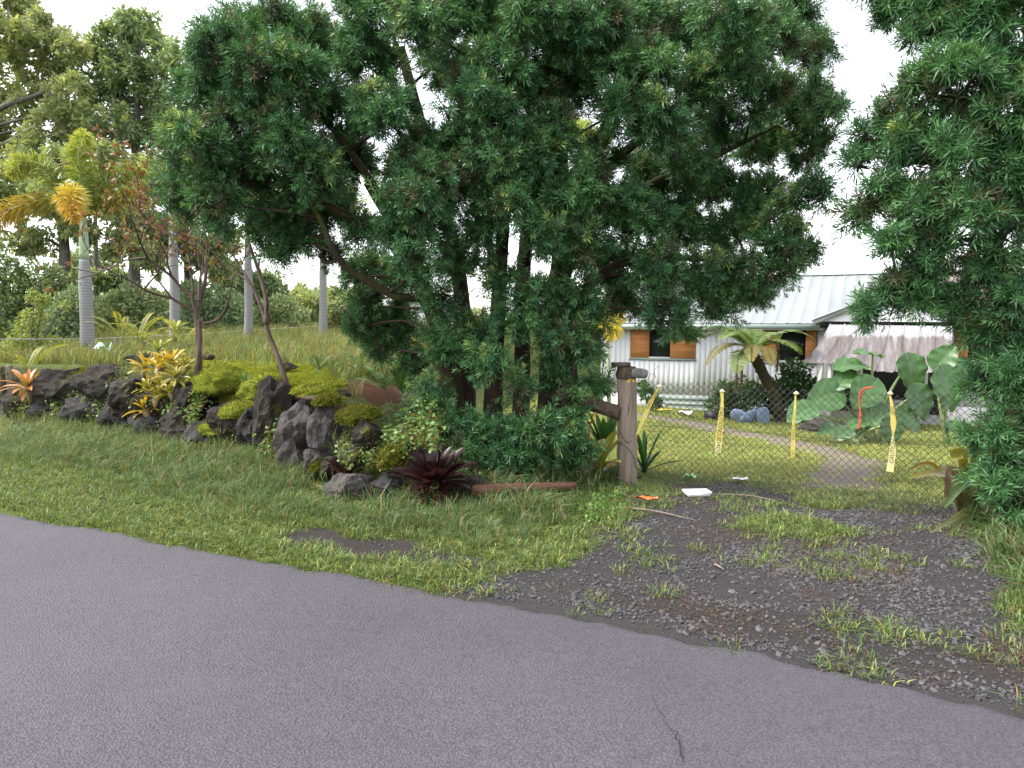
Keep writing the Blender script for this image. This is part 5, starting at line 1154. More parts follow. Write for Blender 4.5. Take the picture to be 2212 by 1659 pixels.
taro('low dark-leaved taro along the lawn before the porch', 1840, 945, 13.2, [(1800, 928, 0, 190, 0.5, 0, 0.6), (1830, 932, -.2, 210, 0.5, 0, 0.55), (1905, 890, .1, 225, 0.8, 0, 0.8), (1950, 895, 0, -50, 0.6, 0, 0.8), (1925, 915, -.3, -95, 0.9, 0, 0.7), (1860, 915, .1, 195, 0.3, 0, 0.6)])
taro('taro with drooping blue-green leaf beside the bordering fern pine', 2040, 930, 13.4, [(2030, 785, .2, 60, 0.7, 0, 0.8), (2040, 815, 0, -75, 1.2, 1, 1.2), (2065, 800, .2, 10, 0.8, 0, 0.8), (2055, 925, 0, -40, 0.5, 0, 0.7)])
mound = add('stone_mound', rock_mesh(77, 0.95, 0.5, 0.32, MAT['rockgrey'], 3), None, at(1800, 905, 15.8)); mound.location.z = -0.68; tag(mound, 'flat grey boulder on the lawn under the porch posts', 'rock')
# ------------------------------------------------------------------ fern pines
MAT['pine'] = leafmat('fern_pine_leaf', transl=0.22, rough=0.42, spec=0.35, vary=0.0)
MAT['fruit'] = plain('pale_green_fruit', (0.22, 0.25, 0.13), 0.6)
def shoots(B, D, L, K, leaf, width, col, g):
    """B bases, D directions, L shoot lengths: every shoot carries K narrow leaves all round it"""
    n = len(B)
    ref = norm(g.normal(size=(n, 3))); a = norm(np.cross(D, ref)); b = np.cross(D, a)
    k = np.arange(K); f = (k + 0.5) / K
    th = k * 2.39996 + g.uniform(0, 6.28, (n, 1)); phi = np.radians(78 - 52 * f)[None] + g.normal(0, 0.15, (n, K))
    R = a[:, None] * np.cos(th)[..., None] + b[:, None] * np.sin(th)[..., None]
    d = D[:, None] * np.cos(phi)[..., None] + R * np.sin(phi)[..., None]
    P = B[:, None] + D[:, None] * (L[:, None] * f[None])[..., None]
    ln = (leaf * (0.75 + 0.5 * np.sin(np.pi * f))[None] * g.uniform(0.75, 1.2, (n, K)))[..., None]
    sd = norm(np.cross(d, D[:, None] + 0.35 * g.normal(size=(n, K, 3)))) * (width / 2)
    tip = P + d * ln + np.array([0, 0, -0.10]) * ln
    m = P + d * ln * 0.45
    V = np.stack([P, m + sd, tip, m - sd], 2).reshape(-1, 3)
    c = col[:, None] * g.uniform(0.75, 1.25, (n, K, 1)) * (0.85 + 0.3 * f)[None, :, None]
    return V, np.repeat(c.reshape(-1, 3), 4, 0)
def fern_pine(name, label, base, trunks, limbs, lobes, dens, sprays, seed, tips=0.25, bark='bark', shell=(0.5, 1.0)):
    g = np.random.default_rng(seed); b0 = np.array(base); r = thing(name, label, 'tree', base)
    nodes_ = []
    for i, (pts, rr) in enumerate(trunks):
        P = bez([np.array(at(*p)) - b0 for p in pts], 7); n = len(P)
        wood_log(MB(), [p for p in P[::7]] + [P[-1]], rr, 11, seed + i, 0.16).build('trunk', MAT['mossbark'] if i % 3 == 0 else MAT[bark], r, True)
        R = lerpn(rr, n); nodes_ += [(p, q) for p, q in zip(P, R)]
    for pts, rr in limbs:
        P = bez([np.array(at(*p)) - b0 for p in pts], 6); n = len(P)
        MB().tube(P, lerpn(rr, n), 8).build('limb', MAT['mossbark'], r, True); nodes_ += [(p, q) for p, q in zip(P, lerpn(rr, n))]
    NP = np.array([p for p, _ in nodes_])
    br = MB(); Bs = []; Ds = []; Cs = []; Ls = []
    for (x, y, px, d) in lobes:
        rr = rad(px, d); c = np.array(at(x, y, d)) - b0; rr *= 0.9
        # a branch from the nearest lower wood to the lobe, forking inside it
        cost = np.linalg.norm(NP - c, axis=1) + 0.9 * np.maximum(0, NP[:, 2] - c[2] + 0.1); j = int(np.argmin(cost)); s0 = NP[j]
        mid = (s0 + c) / 2 + np.array([0, 0, 0.03 * np.linalg.norm(c - s0)]) + g.normal(0, 0.05, 3)
        br.tube(bez([s0, mid, c], 5), lerpn([min(nodes_[j][1] * 0.6, 0.025), 0.014, 0.007], 11), 5, False)
        for q in range(5):
            dd = norm(g.normal(size=3) + np.array([0, 0, 0.2])); br.tube([c - (c - s0) * 0.1, c + dd * rr * 0.45 + g.normal(0, .02, 3), c + dd * rr * 0.85], [0.009, 0.006, 0.003], 3, False)
        nc = max(6, int(dens * rr * rr))
        dirs = norm(g.normal(size=(nc, 3)) + np.array([0, -0.12, 0.15])); q = g.uniform(shell[0], shell[1], (nc, 1)) ** 0.8 * (1 + 0.2 * np.sin(dirs[:, :1] * 4 + x) * np.sin(dirs[:, 2:3] * 5 + y) + 0.08 * g.normal(size=(nc, 1)))
        Bs.append(c + dirs * q * rr * np.array([1, 1, 0.9]))
        D = norm(dirs * 0.75 + 0.4 * g.normal(size=(nc, 3)) + np.array([0, -0.1, 0.22])); Ds.append(D)
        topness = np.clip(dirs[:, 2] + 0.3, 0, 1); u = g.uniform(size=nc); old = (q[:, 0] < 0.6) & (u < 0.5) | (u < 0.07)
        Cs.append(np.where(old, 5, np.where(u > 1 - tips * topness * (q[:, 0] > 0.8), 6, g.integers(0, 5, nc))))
    br.build('branches', MAT['bark'], r)['kind'] = 'stuff'
    B = np.concatenate(Bs); D = np.concatenate(Ds); n = len(B)
    fb = MB(); th = np.linspace(0, 6.283, 6, endpoint=False); cz = np.stack([np.cos(th), np.sin(th), 0 * th], -1)
    for q in g.permutation(n)[:150]:
        if D[q][1] > 0.2: continue
        c_ = B[q] + D[q] * 0.10; rr_ = g.uniform(0.009, 0.013)
        fb.put(np.concatenate([[c_ + (0, 0, rr_)], c_ + cz * rr_ * 0.87 + (0, 0, rr_ * 0.5), c_ + cz * rr_ * 0.87 - (0, 0, rr_ * 0.5), [c_ - (0, 0, rr_)]]), [(0, 1 + k, 1 + (k + 1) % 6) for k in range(6)] + [(1 + k, 7 + k, 7 + (k + 1) % 6, 1 + (k + 1) % 6) for k in range(6)] + [(13, 7 + (k + 1) % 6, 7 + k) for k in range(6)])
    fb.build('fruits', MAT['fruit'], r, True)['kind'] = 'stuff'
    rot = np.stack([g.normal(0, 0.3, n), np.arccos(np.clip(D[:, 2], -1, 1)), np.arctan2(D[:, 1], D[:, 0])], -1)
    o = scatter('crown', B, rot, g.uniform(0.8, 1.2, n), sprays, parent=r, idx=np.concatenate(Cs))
    return r, n
def spray(seed, leaf, width, K, L0, c, ns=8, tipc=None):
    # one branchlet: ns leafy shoots fanning out of a thin twig, growing along +Z
    g = np.random.default_rng(seed); D = norm(np.array([0, 0, 0.9]) + g.normal(0, 0.8, (ns, 3))); B = D * g.uniform(-0.02, 0.10, (ns, 1)) + np.array([0, 0, -0.03]); L = g.uniform(0.75, 1.2, ns) * L0
    col = np.tile(np.array(c, float), (ns, 1)) * g.uniform(0.8, 1.2, (ns, 1))
    if tipc is not None: col[g.uniform(size=ns) < 0.6] = tipc
    V, cl = shoots(B, D, L, K, leaf, width, col, g)
    mb = MB()
    for b_, d_, l_ in zip(B, D, L): mb.tube([(0, 0, -0.14), b_, b_ + d_ * l_], [0.004, 0.003, 0.0015], 3, False)
    Vt = np.concatenate(mb.V)
    return npmesh('spray', np.concatenate([V, Vt]), np.concatenate([np.arange(len(V)).reshape(-1, 4), np.array(mb.F4) + len(V)]), MAT['pine'], np.concatenate([cl, np.tile((0.06, 0.05, 0.03), (len(Vt), 1))]))
def spray_set(seed, leaf, width, K, L0):
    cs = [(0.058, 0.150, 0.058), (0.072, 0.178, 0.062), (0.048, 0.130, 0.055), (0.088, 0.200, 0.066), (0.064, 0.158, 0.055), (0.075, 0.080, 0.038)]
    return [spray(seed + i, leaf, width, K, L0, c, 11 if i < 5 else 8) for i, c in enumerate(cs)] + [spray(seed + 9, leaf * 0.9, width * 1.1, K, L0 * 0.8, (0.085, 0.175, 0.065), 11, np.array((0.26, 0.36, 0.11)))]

DB = 8.5
big_lobes = []
def lob(lst, d, jit=0.5):
    for (x, y, q) in lst: big_lobes.append((x, y, q, d + rnd.uniform(-jit, jit)))
lob([(480, 115, 70), (560, 160, 78), (450, 210, 72), (545, 262, 80), (425, 318, 66), (500, 370, 74), (620, 300, 74), (650, 175, 72), (400, 425, 48), (468, 445, 52), (600, 420, 62), (680, 380, 60)], 7.9, 0.4)
lob([(560, 485, 46), (640, 500, 52), (595, 535, 34), (720, 450, 54), (700, 540, 30), (740, 250, 62), (690, 90, 60), (600, 55, 56), (525, 50, 44), (760, 350, 56), (770, 500, 40)], 8.6, 0.5)
lob([(800, 30, 70), (905, 50, 62), (790, 130, 62), (835, 240, 64), (900, 330, 60), (970, 130, 58), (1000, 30, 70), (1100, 50, 74), (1165, 30, 60), (1085, 150, 70), (1030, 235, 62), (1000, 320, 66), (945, 405, 66), (870, 430, 56), (1065, 350, 58), (1130, 400, 58), (1010, 420, 58), (915, 490, 56), (845, 500, 48)], 8.0, 0.7)
lob([(1045, 500, 44), (985, 560, 44), (1185, 150, 60), (1235, 70, 62), (1300, 50, 62), (1250, 190, 54), (1320, 140, 64), (1385, 50, 64), (1400, 150, 60), (1345, 240, 58), (1425, 265, 60), (1480, 70, 66), (1500, 180, 62), (1575, 50, 66), (1580, 150, 60), (1655, 80, 66)], 8.2, 0.7)
lob([(1705, 25, 52), (1745, 110, 50), (1650, 200, 60), (1735, 225, 56), (1560, 270, 58), (1485, 330, 58), (1640, 310, 58), (1745, 320, 50), (1790, 235, 34), (1385, 360, 50), (1300, 330, 52), (1440, 410, 60), (1540, 390, 58), (1640, 420, 58), (1735, 425, 44)], 9.0, 0.7)
lob([(1385, 480, 58), (1480, 490, 58), (1580, 505, 58), (1680, 505, 50), (1740, 540, 30), (1290, 450, 52), (1235, 545, 50), (1320, 575, 58), (1420, 585, 58), (1520, 595, 56), (1610, 600, 54), (1690, 575, 36), (1345, 655, 40), (1440, 665, 46), (1470, 708, 27), (1555, 655, 40), (1635, 640, 32), (1190, 460, 52)], 8.8, 0.7)
lob([(800, 585, 44), (860, 620, 44), (800, 660, 44), (865, 700, 44), (820, 742, 42), (895, 780, 36), (782, 705, 30), (770, 600, 28)], 9.3, 0.3)
lob([(1085, 600, 44), (1110, 680, 48), (1020, 730, 48), (1160, 640, 44), (960, 745, 42), (1060, 790, 42), (1190, 720, 40), (1250, 630, 44), (1235, 740, 40), (1280, 750, 28), (1275, 690, 32), (1292, 830, 20), (1205, 800, 34), (1130, 830, 30), (960, 640, 36)], 7.9, 0.35)
lob([(930, 860, 42), (895, 905, 34), (975, 935, 46), (1045, 925, 46), (1100, 965, 52), (1170, 935, 46), (1230, 945, 42), (1205, 1000, 42), (1135, 1010, 36), (1065, 1000, 38), (1258, 985, 24), (1000, 975, 38), (1240, 880, 28)], 7.7, 0.25)
lob([(1060, 240, 50), (1110, 300, 50), (1160, 350, 52), (1200, 280, 50), (1100, 440, 46), (1170, 500, 46), (1230, 430, 48), (1280, 380, 48), (900, 560, 42), (1270, 520, 44), (1010, 180, 50), (1150, 220, 50), (1350, 430, 46), (880, 380, 46)], 7.7, 0.3)
tb0 = at(1110, 1030, 8.2); tb0.z = Hxy(tb0.x, tb0.y)
bt, n1 = fern_pine('fern_pine', 'large multi-trunked dark green fern pine in the centre, above the purple bromeliads', tb0,
    [([(985, 960, 8.4), (965, 800, 8.4), (950, 710, 8.45), (905, 610, 8.5), (865, 510, 8.4), (800, 400, 8.3)], [0.16, 0.13, 0.11, 0.09, 0.07, 0.04]),
     ([(1060, 985, 8.5), (1068, 800, 8.6), (1078, 620, 8.6), (1088, 470, 8.6), (1095, 200, 8.6), (1090, -60, 8.6)], [0.12, 0.095, 0.08, 0.065, 0.05, 0.03]),
     ([(1120, 1020, 8.4), (1128, 800, 8.6), (1130, 600, 8.8), (1150, 400, 8.9), (1180, 150, 9.0), (1190, -60, 9.0)], [0.12, 0.095, 0.08, 0.065, 0.05, 0.03]),
     ([(1185, 1020, 8.3), (1190, 850, 8.35), (1200, 650, 8.5), (1240, 430, 8.6), (1320, 260, 8.6), (1420, 90, 8.6)], [0.17, 0.14, 0.11, 0.085, 0.06, 0.04]),
     ([(1228, 1010, 8.2), (1228, 850, 8.2), (1215, 650, 8.4), (1210, 400, 8.3), (1215, 120, 8.3), (1215, -80, 8.3)], [0.14, 0.12, 0.10, 0.08, 0.06, 0.04]),
     ([(1010, 980, 8.6), (1005, 760, 8.7), (985, 560, 8.8), (930, 350, 8.9), (870, 120, 8.9)], [0.11, 0.10, 0.08, 0.06, 0.04])],
    [([(925, 642, 8.45), (860, 640, 8.3), (800, 610, 8.2), (745, 575, 8.1), (715, 530, 8.0), (690, 470, 8.0), (640, 380, 7.9)], [0.055, 0.048, 0.044, 0.04, 0.036, 0.028, 0.016]),
     ([(880, 520, 8.4), (760, 470, 8.2), (640, 410, 8.1), (520, 340, 8.0)], [0.06, 0.05, 0.035, 0.015]),
     ([(820, 420, 8.3), (720, 280, 8.2), (600, 170, 8.0)], [0.05, 0.035, 0.015]),
     ([(1088, 560, 8.6), (1060, 540, 8.7), (1030, 470, 8.8), (1010, 380, 8.8)], [0.06, 0.05, 0.04, 0.02]),
     ([(1200, 640, 8.5), (1280, 480, 8.7), (1400, 400, 8.9), (1560, 330, 9.0), (1700, 260, 9.1)], [0.07, 0.06, 0.05, 0.035, 0.015]),
     ([(1200, 760, 8.4), (1290, 600, 8.6), (1400, 560, 8.8), (1560, 560, 8.9), (1680, 560, 9.0)], [0.07, 0.055, 0.045, 0.03, 0.015]),
     ([(1240, 430, 8.6), (1380, 300, 8.6), (1500, 200, 8.5), (1620, 90, 8.5)], [0.06, 0.045, 0.03, 0.015])],
    big_lobes, 420, spray_set(900, 0.072, 0.0115, 20, 0.14), 5)
rt_lobes = []
for (x, y, q, d) in ((2130, 60, 82, 6.2), (2010, 60, 58, 6.5), (1950, 15, 46, 6.8), (2080, 180, 76, 6.1), (1985, 205, 60, 6.4), (1905, 275, 50, 6.7), (1862, 350, 34, 6.9), (2185, 245, 80, 6.0), (2085, 320, 76, 6.1), (1975, 330, 58, 6.4), (1905, 420, 44, 6.6), (2005, 440, 66, 6.3), (2115, 450, 66, 6.1), (2195, 480, 64, 6.1), (1935, 520, 50, 6.5), (2035, 560, 58, 6.4), (2135, 580, 58, 6.3),
        (1965, 610, 40, 6.6), (1890, 675, 32, 6.7), (1930, 640, 36, 6.6), (1995, 655, 34, 6.5), (2195, 670, 64, 6.1), (2135, 735, 44, 6.4), (2185, 800, 64, 6.1), (2130, 835, 36, 6.3), (2195, 915, 70, 6.0), (2140, 930, 44, 6.1), (2195, 1025, 70, 5.9), (2150, 1060, 40, 5.95), (2185, 1120, 46, 5.8), (2205, 370, 60, 6.0), (2290, 140, 90, 6.0), (2300, 360, 90, 6.0), (2300, 600, 90, 6.1), (2300, 850, 90, 6.1), (2290, 1060, 80, 5.9), (2060, -40, 80, 6.3), (2200, -50, 90, 6.0), (1920, -50, 60, 6.8), (1855, 470, 24, 6.8), (2080, 660, 40, 6.5)):
    rt_lobes.append((x, y, q * 0.95, d))
rb0 = at(2260, 1150, 6.4); rb0.z = Hxy(rb0.x, rb0.y)
rt, n2 = fern_pine('fern_pine', 'second fern pine filling the right picture edge with long drooping leaves', rb0,
    [([(2265, 1150, 6.5), (2262, 900, 6.5), (2255, 600, 6.6), (2240, 300, 6.7), (2230, -80, 6.7)], [0.14, 0.12, 0.10, 0.08, 0.05]), ([(2320, 1150, 6.6), (2330, 800, 6.6), (2300, 400, 6.6), (2290, -60, 6.6)], [0.12, 0.10, 0.08, 0.05])],
    [([(2255, 520, 6.6), (2180, 490, 6.6), (2120, 600, 6.6), (2030, 620, 6.6), (1950, 625, 6.6), (1890, 670, 6.7)], [0.05, 0.04, 0.03, 0.025, 0.018, 0.008]), ([(2240, 300, 6.7), (2120, 330, 6.5), (2000, 350, 6.6), (1890, 340, 6.8)], [0.05, 0.04, 0.025, 0.01]), ([(2235, 120, 6.7), (2100, 110, 6.5), (1960, 60, 6.7)], [0.05, 0.03, 0.012])],
    rt_lobes, 430, spray_set(950, 0.088, 0.0115, 18, 0.14), 9, tips=0.12)


# ------------------------------------------------------------------ palms
MAT['palmtrunk'] = None
def palm_bark():
    m, t, b, o = nodes('ringed_palm_trunk'); v = tcoord(t)
    w = t.nodes.new('ShaderNodeTexWave'); w.wave_type = 'BANDS'; w.bands_direction = 'Z'; w.inputs['Scale'].default_value = 5.0; w.inputs['Distortion'].default_value = 2.2; w.inputs['Detail'].default_value = 3; w.inputs['Detail Scale'].default_value = 1.2
    t.links.new(v, w.inputs['Vector'])
    c = ramp(t, w.outputs['Fac'], [(0.02, (0.17, 0.165, 0.16)), (0.12, (0.215, 0.21, 0.21)), (0.8, (0.25, 0.245, 0.25))])
    blotch = ramp(t, nz(t, v, 3.5, 4), [(0.62, (1, 1, 1)), (0.70, (0.16, 0.15, 0.14))]); c = mixc(t, 1.0, c, blotch, 'MULTIPLY')
    t.links.new(c, b.inputs['Base Color']); b.inputs['Roughness'].default_value = 0.85; bump(t, b, w.outputs['Fac'], 0.12, 0.01); return m
MAT['palmtrunk'] = palm_bark()
MAT['shaft'] = stone('green_crownshaft', (0.24, 0.31, 0.19), (0.36, 0.42, 0.28), 2, 0.5, 0.1, 0.01, (1, 1, 0.3))
def plume(P, n, L, c0, c1, seed, dens=3):
    """bottlebrush palm frond along points P"""
    g = np.random.default_rng(seed); Q = np.array(bez(P, 10)); m = len(Q); T = norm(np.gradient(Q, axis=0)); N = n
    f = np.sort(g.uniform(0.06, 1, N)); ii = f * (m - 1); i0 = np.clip(ii.astype(int), 0, m - 2); fr_ = (ii - i0)[:, None]
    B = Q[i0] * (1 - fr_) + Q[i0 + 1] * fr_; D = T[i0]; a = norm(np.cross(D, np.array([0.02, 0.03, 1.0]) + 0 * D)); b = np.cross(D, a); th = g.uniform(0, 6.28, (N, 1))
    d = norm((a * np.cos(th) * 1.15 + b * np.sin(th) * 0.85) + D * g.uniform(0.25, 0.75, (N, 1))); ln = (L * np.sin(np.pi * np.clip(0.15 + 0.78 * f, 0, 1)) ** 0.6)[:, None] * g.uniform(0.75, 1.1, (N, 1)); sd = norm(np.cross(d, g.normal(size=(N, 3)))) * 0.013
    p1 = B + d * ln * 0.6; p2 = B + d * ln + np.array([0, 0, -0.22]) * ln
    V = np.stack([B, p1 + sd, p2, p1 - sd], 1).reshape(-1, 3); ft = f[:, None]
    c = (np.array(c0) * (1 - ft) + np.array(c1) * ft) * g.uniform(0.7, 1.25, (N, 1)); CC = np.repeat(c, 4, 0); CC[2::4] = CC[2::4] * 0.7 + np.array((0.5, 0.36, 0.08)) * 0.3
    mb = MB().tube(Q[::2], lerpn([0.03, 0.018, 0.006], len(Q[::2])), 5, False)
    Vt = np.concatenate(mb.V); Ft = np.array(mb.F4) + len(V)
    return npmesh('frond', np.concatenate([V, Vt]), np.concatenate([np.arange(len(V)).reshape(-1, 4), Ft]), MAT['frond'], np.concatenate([CC, np.tile((0.28, 0.26, 0.12), (len(Vt), 1))]))
def palm(label, x, yb, d, ytop, w, fronds, yshaft=None, lean=0):
    b = at(x, yb, d); b.z = Hxy(b.x, b.y) - 0.05
    r = thing('foxtail_palm', label, 'palm', b)
    L_ = lambda px, py, dd=0: np.array(at(px, py, d + dd)) - np.array(b)
    ys = yshaft if yshaft is not None else ytop + (yb - ytop) * 0.2
    pt = L_(x + lean, ys); R = rad(w, d) / 2
    P = bez([np.zeros(3), pt * np.array([0.6, 1, 0.35]), pt * np.array([0.9, 1, 0.75]), pt], 6)
    MB().tube(P, lerpn([R * 1.12, R * 1.0, R * 1.0, R * 0.72], len(P)), 14).build('trunk', MAT['palmtrunk'], r, True)
    tp = L_(x + lean - 2, ytop); MB().tube(bez([pt, (pt + tp) / 2, tp], 4), lerpn([R * 0.74, R * 0.66, R * 0.42], 9), 12).build('crownshaft', MAT['shaft'], r, True)
    for i, (pts, n, L, c0, c1) in enumerate(fronds):
        add('frond', plume([tp] + [L_(*p) for p in pts], n, L, c0, c1, i + int(x)), r)
    return r
PG, PYG, POR = (0.14, 0.21, 0.05), (0.36, 0.42, 0.09), (0.55, 0.33, 0.06)
palm('ringed grey foxtail palm with yellowing fronds at the left', 190, 775, 16.0, 470, 27, [
    ([(177, 400, .1), (172, 330, .1), (182, 288, -.2)], 900, 0.42, PG, PYG), ([(140, 420, 0), (90, 360, -.3), (45, 352, -.6), (30, 375, -.8)], 900, 0.40, PG, PYG),
    ([(120, 440, .2), (60, 440, .1), (0, 465, 0), (-40, 500, 0)], 900, 0.42, PG, POR), ([(160, 420, -.8), (150, 425, -1.4), (160, 470, -1.7)], 650, 0.38, PYG, POR),
    ([(220, 400, .2), (270, 372, .3), (310, 375, .3)], 800, 0.38, PG, PYG), ([(230, 440, .2), (280, 425, .2), (320, 440, .2)], 700, 0.36, PG, POR)], 560, -8)
gen = lambda x, y: [([(x + dx * 0.5, y - 70 + abs(dx) * 0.2, dz), (x + dx, y - 60 + abs(dx) * 0.7, dz * 1.5)], 420, 0.42, PG, PYG) for dx, dz in ((-110, 0), (-60, .8), (0, 1.2), (60, -.6), (110, .2), (30, .9), (-90, -.9))]
palm('grey palm trunk standing behind the bare guava tree', 376, 725, 19.5, 400, 20, gen(372, 400), 500, -3)
palm('grey palm trunk left of the leaning guava top', 536, 740, 20.5, 460, 17, gen(534, 460), 535, -1)
palm('slender grey palm trunk just left of the fern pine', 697, 722, 21.0, 470, 16, gen(697, 470), 545, 0)
palm('tall palm behind the fern pine showing fronds through its gaps', 1215, 900, 17.0, 330, 20, gen(1215, 330), 400, 0)
palm('palm with yellow fronds beyond the house at the right edge', 2200, 700, 27.0, 330, 18, [(a, n, L * 1.3, (0.3, 0.32, 0.07), (0.5, 0.45, 0.1)) for a, n, L, _, _ in gen(2200, 330)], 420, 0)
yp = at(1318, 760, 15.0); yp.z = Hxy(yp.x, yp.y)
ypl = thing('yellow_palm', 'small golden palm glimpsed between the fern pine and the first window', 'palm', yp)
tp_ = np.array(at(1312, 690, 15.0)) - np.array(yp); MB().tube([(0, 0, 0), tp_], [0.05, 0.035], 7).build('stem', MAT['shaft'], ypl)
for i, (x, y, dd) in enumerate(((1345, 695, 0), (1335, 730, -.2), (1320, 735, -.2), (1290, 720, 0), (1300, 680, .2), (1340, 675, .3))):
    q = np.array(at(x, y, 15 + dd)) - np.array(yp); add('frond', plume([tp_, (tp_ + q) / 2 + np.array([0, 0, 0.1]), q], 130, 0.24, (0.4, 0.38, 0.05), (0.7, 0.55, 0.07), i), ypl)

# ------------------------------------------------------------------ the two guava trees on the bank
def twig_tree(r, b0, P, R, bounds, depth, n1, g, seed, col_leaf, leafn, up=0.35):
    """thin crooked branches from the end of trunk polyline P, recursive; returns branch mesh builder and leaf positions"""
    mb = MB(); tips = []
    def grow(p, d, L, rad_, lvl):
        pts = [p]; dd = d.copy()
        for i in range(4):
            dd = norm(dd + g.normal(0, 0.22, 3) + np.array([0, 0, 0.05])); pts.append(pts[-1] + dd * L / 4)
        mb.tube(pts, np.linspace(rad_, rad_ * 0.62, 5), 5 if lvl < 2 else 3, False)
        if lvl >= depth: tips.append((pts[-1], dd)); return
        for k in range(3 if lvl < 2 else 2):
            q = pts[-1] if k == 0 else pts[g.integers(2, 5)]; nd = norm(dd * 0.8 + g.normal(0, 0.62, 3) * np.array([1, 1, 0.8]) + np.array([0, 0, up * 0.5])); grow(q, nd, L * g.uniform(0.62, 0.86), rad_ * 0.62, lvl + 1)
        if lvl >= 1: tips.append((pts[2], dd))
    for (p, d, L, rr) in P: grow(p, norm(d), L, rr, 0)
    return mb, tips
def guava(label, base, trunks, starts, seed, nleaf, depth=4, leafs=0.085):
    g = np.random.default_rng(seed); b0 = np.array(base); r = thing('guava_tree', label, 'tree', base)
    for i, (pts, rr) in enumerate(trunks):
        P = [np.array(at(*p)) - b0 for p in pts]; wood_log(MB(), P, rr, 10, seed + i, 0.12).build('trunk' if i == 0 else 'limb', MAT['guavabark'], r, True)
    mb, tips = twig_tree(r, b0, [(np.array(at(*p)) - b0, np.array(d, float), L, rr) for p, d, L, rr in starts], None, None, depth, 0, g, seed, None, 0)
    mb.build('branches', MAT['guavabark'], r)['kind'] = 'stuff'
    V = []; CC = []; cols = [(0.22, 0.10, 0.055), (0.25, 0.15, 0.07), (0.20, 0.20, 0.07), (0.16, 0.20, 0.07), (0.28, 0.13, 0.07)]
    ks = g.permutation(len(tips))[:nleaf]
    for k in ks:
        p, d = tips[k]; c = np.array(cols[g.integers(5)])
        for j in range(5):
            dv = norm(d * 0.5 + g.normal(0, 0.8, 3)); sd = norm(np.cross(dv, g.normal(size=3))); L = leafs * g.uniform(0.7, 1.2)
            V += [p, p + dv * L * 0.5 + sd * L * 0.24, p + dv * L, p + dv * L * 0.5 - sd * L * 0.24]; CC += [c * g.uniform(0.75, 1.25)] * 4
    add('leaves', npmesh('leaves', np.array(V), np.arange(len(V)).reshape(-1, 4), MAT['leaf'], np.array(CC)), r)['kind'] = 'stuff'
gb1 = at(430, 825, 9.9)
guava('nearly bare red-leaved guava tree on the bank right of the golden bromeliads', gb1, [([(432, 835, 9.9), (431, 780, 9.9), (428, 720, 9.9), (424, 680, 9.9), (415, 640, 9.9)], [0.05, 0.04, 0.035, 0.03, 0.022]), ([(420, 850, 9.75), (424, 800, 9.8), (432, 740, 9.85), (430, 690, 9.9)], [0.025, 0.03, 0.03, 0.03]),
    ([(426, 700, 9.9), (460, 695, 9.9), (480, 680, 9.85), (492, 655, 9.8), (500, 620, 9.8)], [0.022, 0.02, 0.018, 0.014, 0.01]), ([(424, 690, 9.9), (436, 640, 10), (445, 590, 10), (448, 520, 10.1)], [0.03, 0.026, 0.02, 0.015])],
    [((415, 640, 9.9), (-0.7, 0.1, 0.7), 0.75, 0.025), ((424, 675, 9.9), (-1, -0.1, 0.75), 0.7, 0.022), ((430, 650, 9.9), (0.1, 0.3, 1), 0.8, 0.024), ((448, 520, 10.1), (0.1, 0, 1), 0.6, 0.015), ((500, 620, 9.8), (0.3, -0.1, 1), 0.6, 0.01), ((418, 655, 9.9), (-0.4, 0.2, 1), 0.9, 0.02), ((445, 590, 10), (-0.6, 0, 0.9), 0.7, 0.015)], 41, 420, 5, 0.075)
gb2 = at(625, 860, 8.75)
guava('smooth red-barked guava leaning left from exposed roots on the boulders', gb2, [([(628, 872, 8.7), (622, 845, 8.75), (610, 800, 8.8), (596, 760, 8.9), (580, 720, 8.95), (570, 680, 9.0), (545, 620, 9.1), (518, 575, 9.2), (500, 545, 9.2)], [0.05, 0.038, 0.034, 0.032, 0.028, 0.024, 0.018, 0.013, 0.009]),
    ([(575, 700, 8.95), (575, 650, 9), (560, 590, 9.1), (540, 530, 9.1), (530, 480, 9.2)], [0.03, 0.026, 0.022, 0.018, 0.012]),
    ([(630, 868, 8.68), (660, 862, 8.55), (695, 862, 8.45), (722, 872, 8.35), (740, 888, 8.25), (762, 895, 8.15)], [0.045, 0.035, 0.03, 0.024, 0.018, 0.01]), ([(640, 866, 8.66), (665, 858, 8.6), (690, 852, 8.6), (712, 862, 8.5)], [0.03, 0.024, 0.02, 0.014]), ([(622, 870, 8.65), (615, 885, 8.5), (612, 905, 8.45)], [0.012, 0.008, 0.005]), ([(650, 866, 8.6), (645, 885, 8.45), (638, 900, 8.42)], [0.012, 0.008, 0.005])],
    [((500, 545, 9.2), (-0.6, 0, 0.8), 0.6, 0.012), ((545, 620, 9.1), (-0.9, 0, 0.6), 0.55, 0.014), ((530, 480, 9.2), (0, 0, 1), 0.5, 0.012)], 43, 25, 3, 0.08)

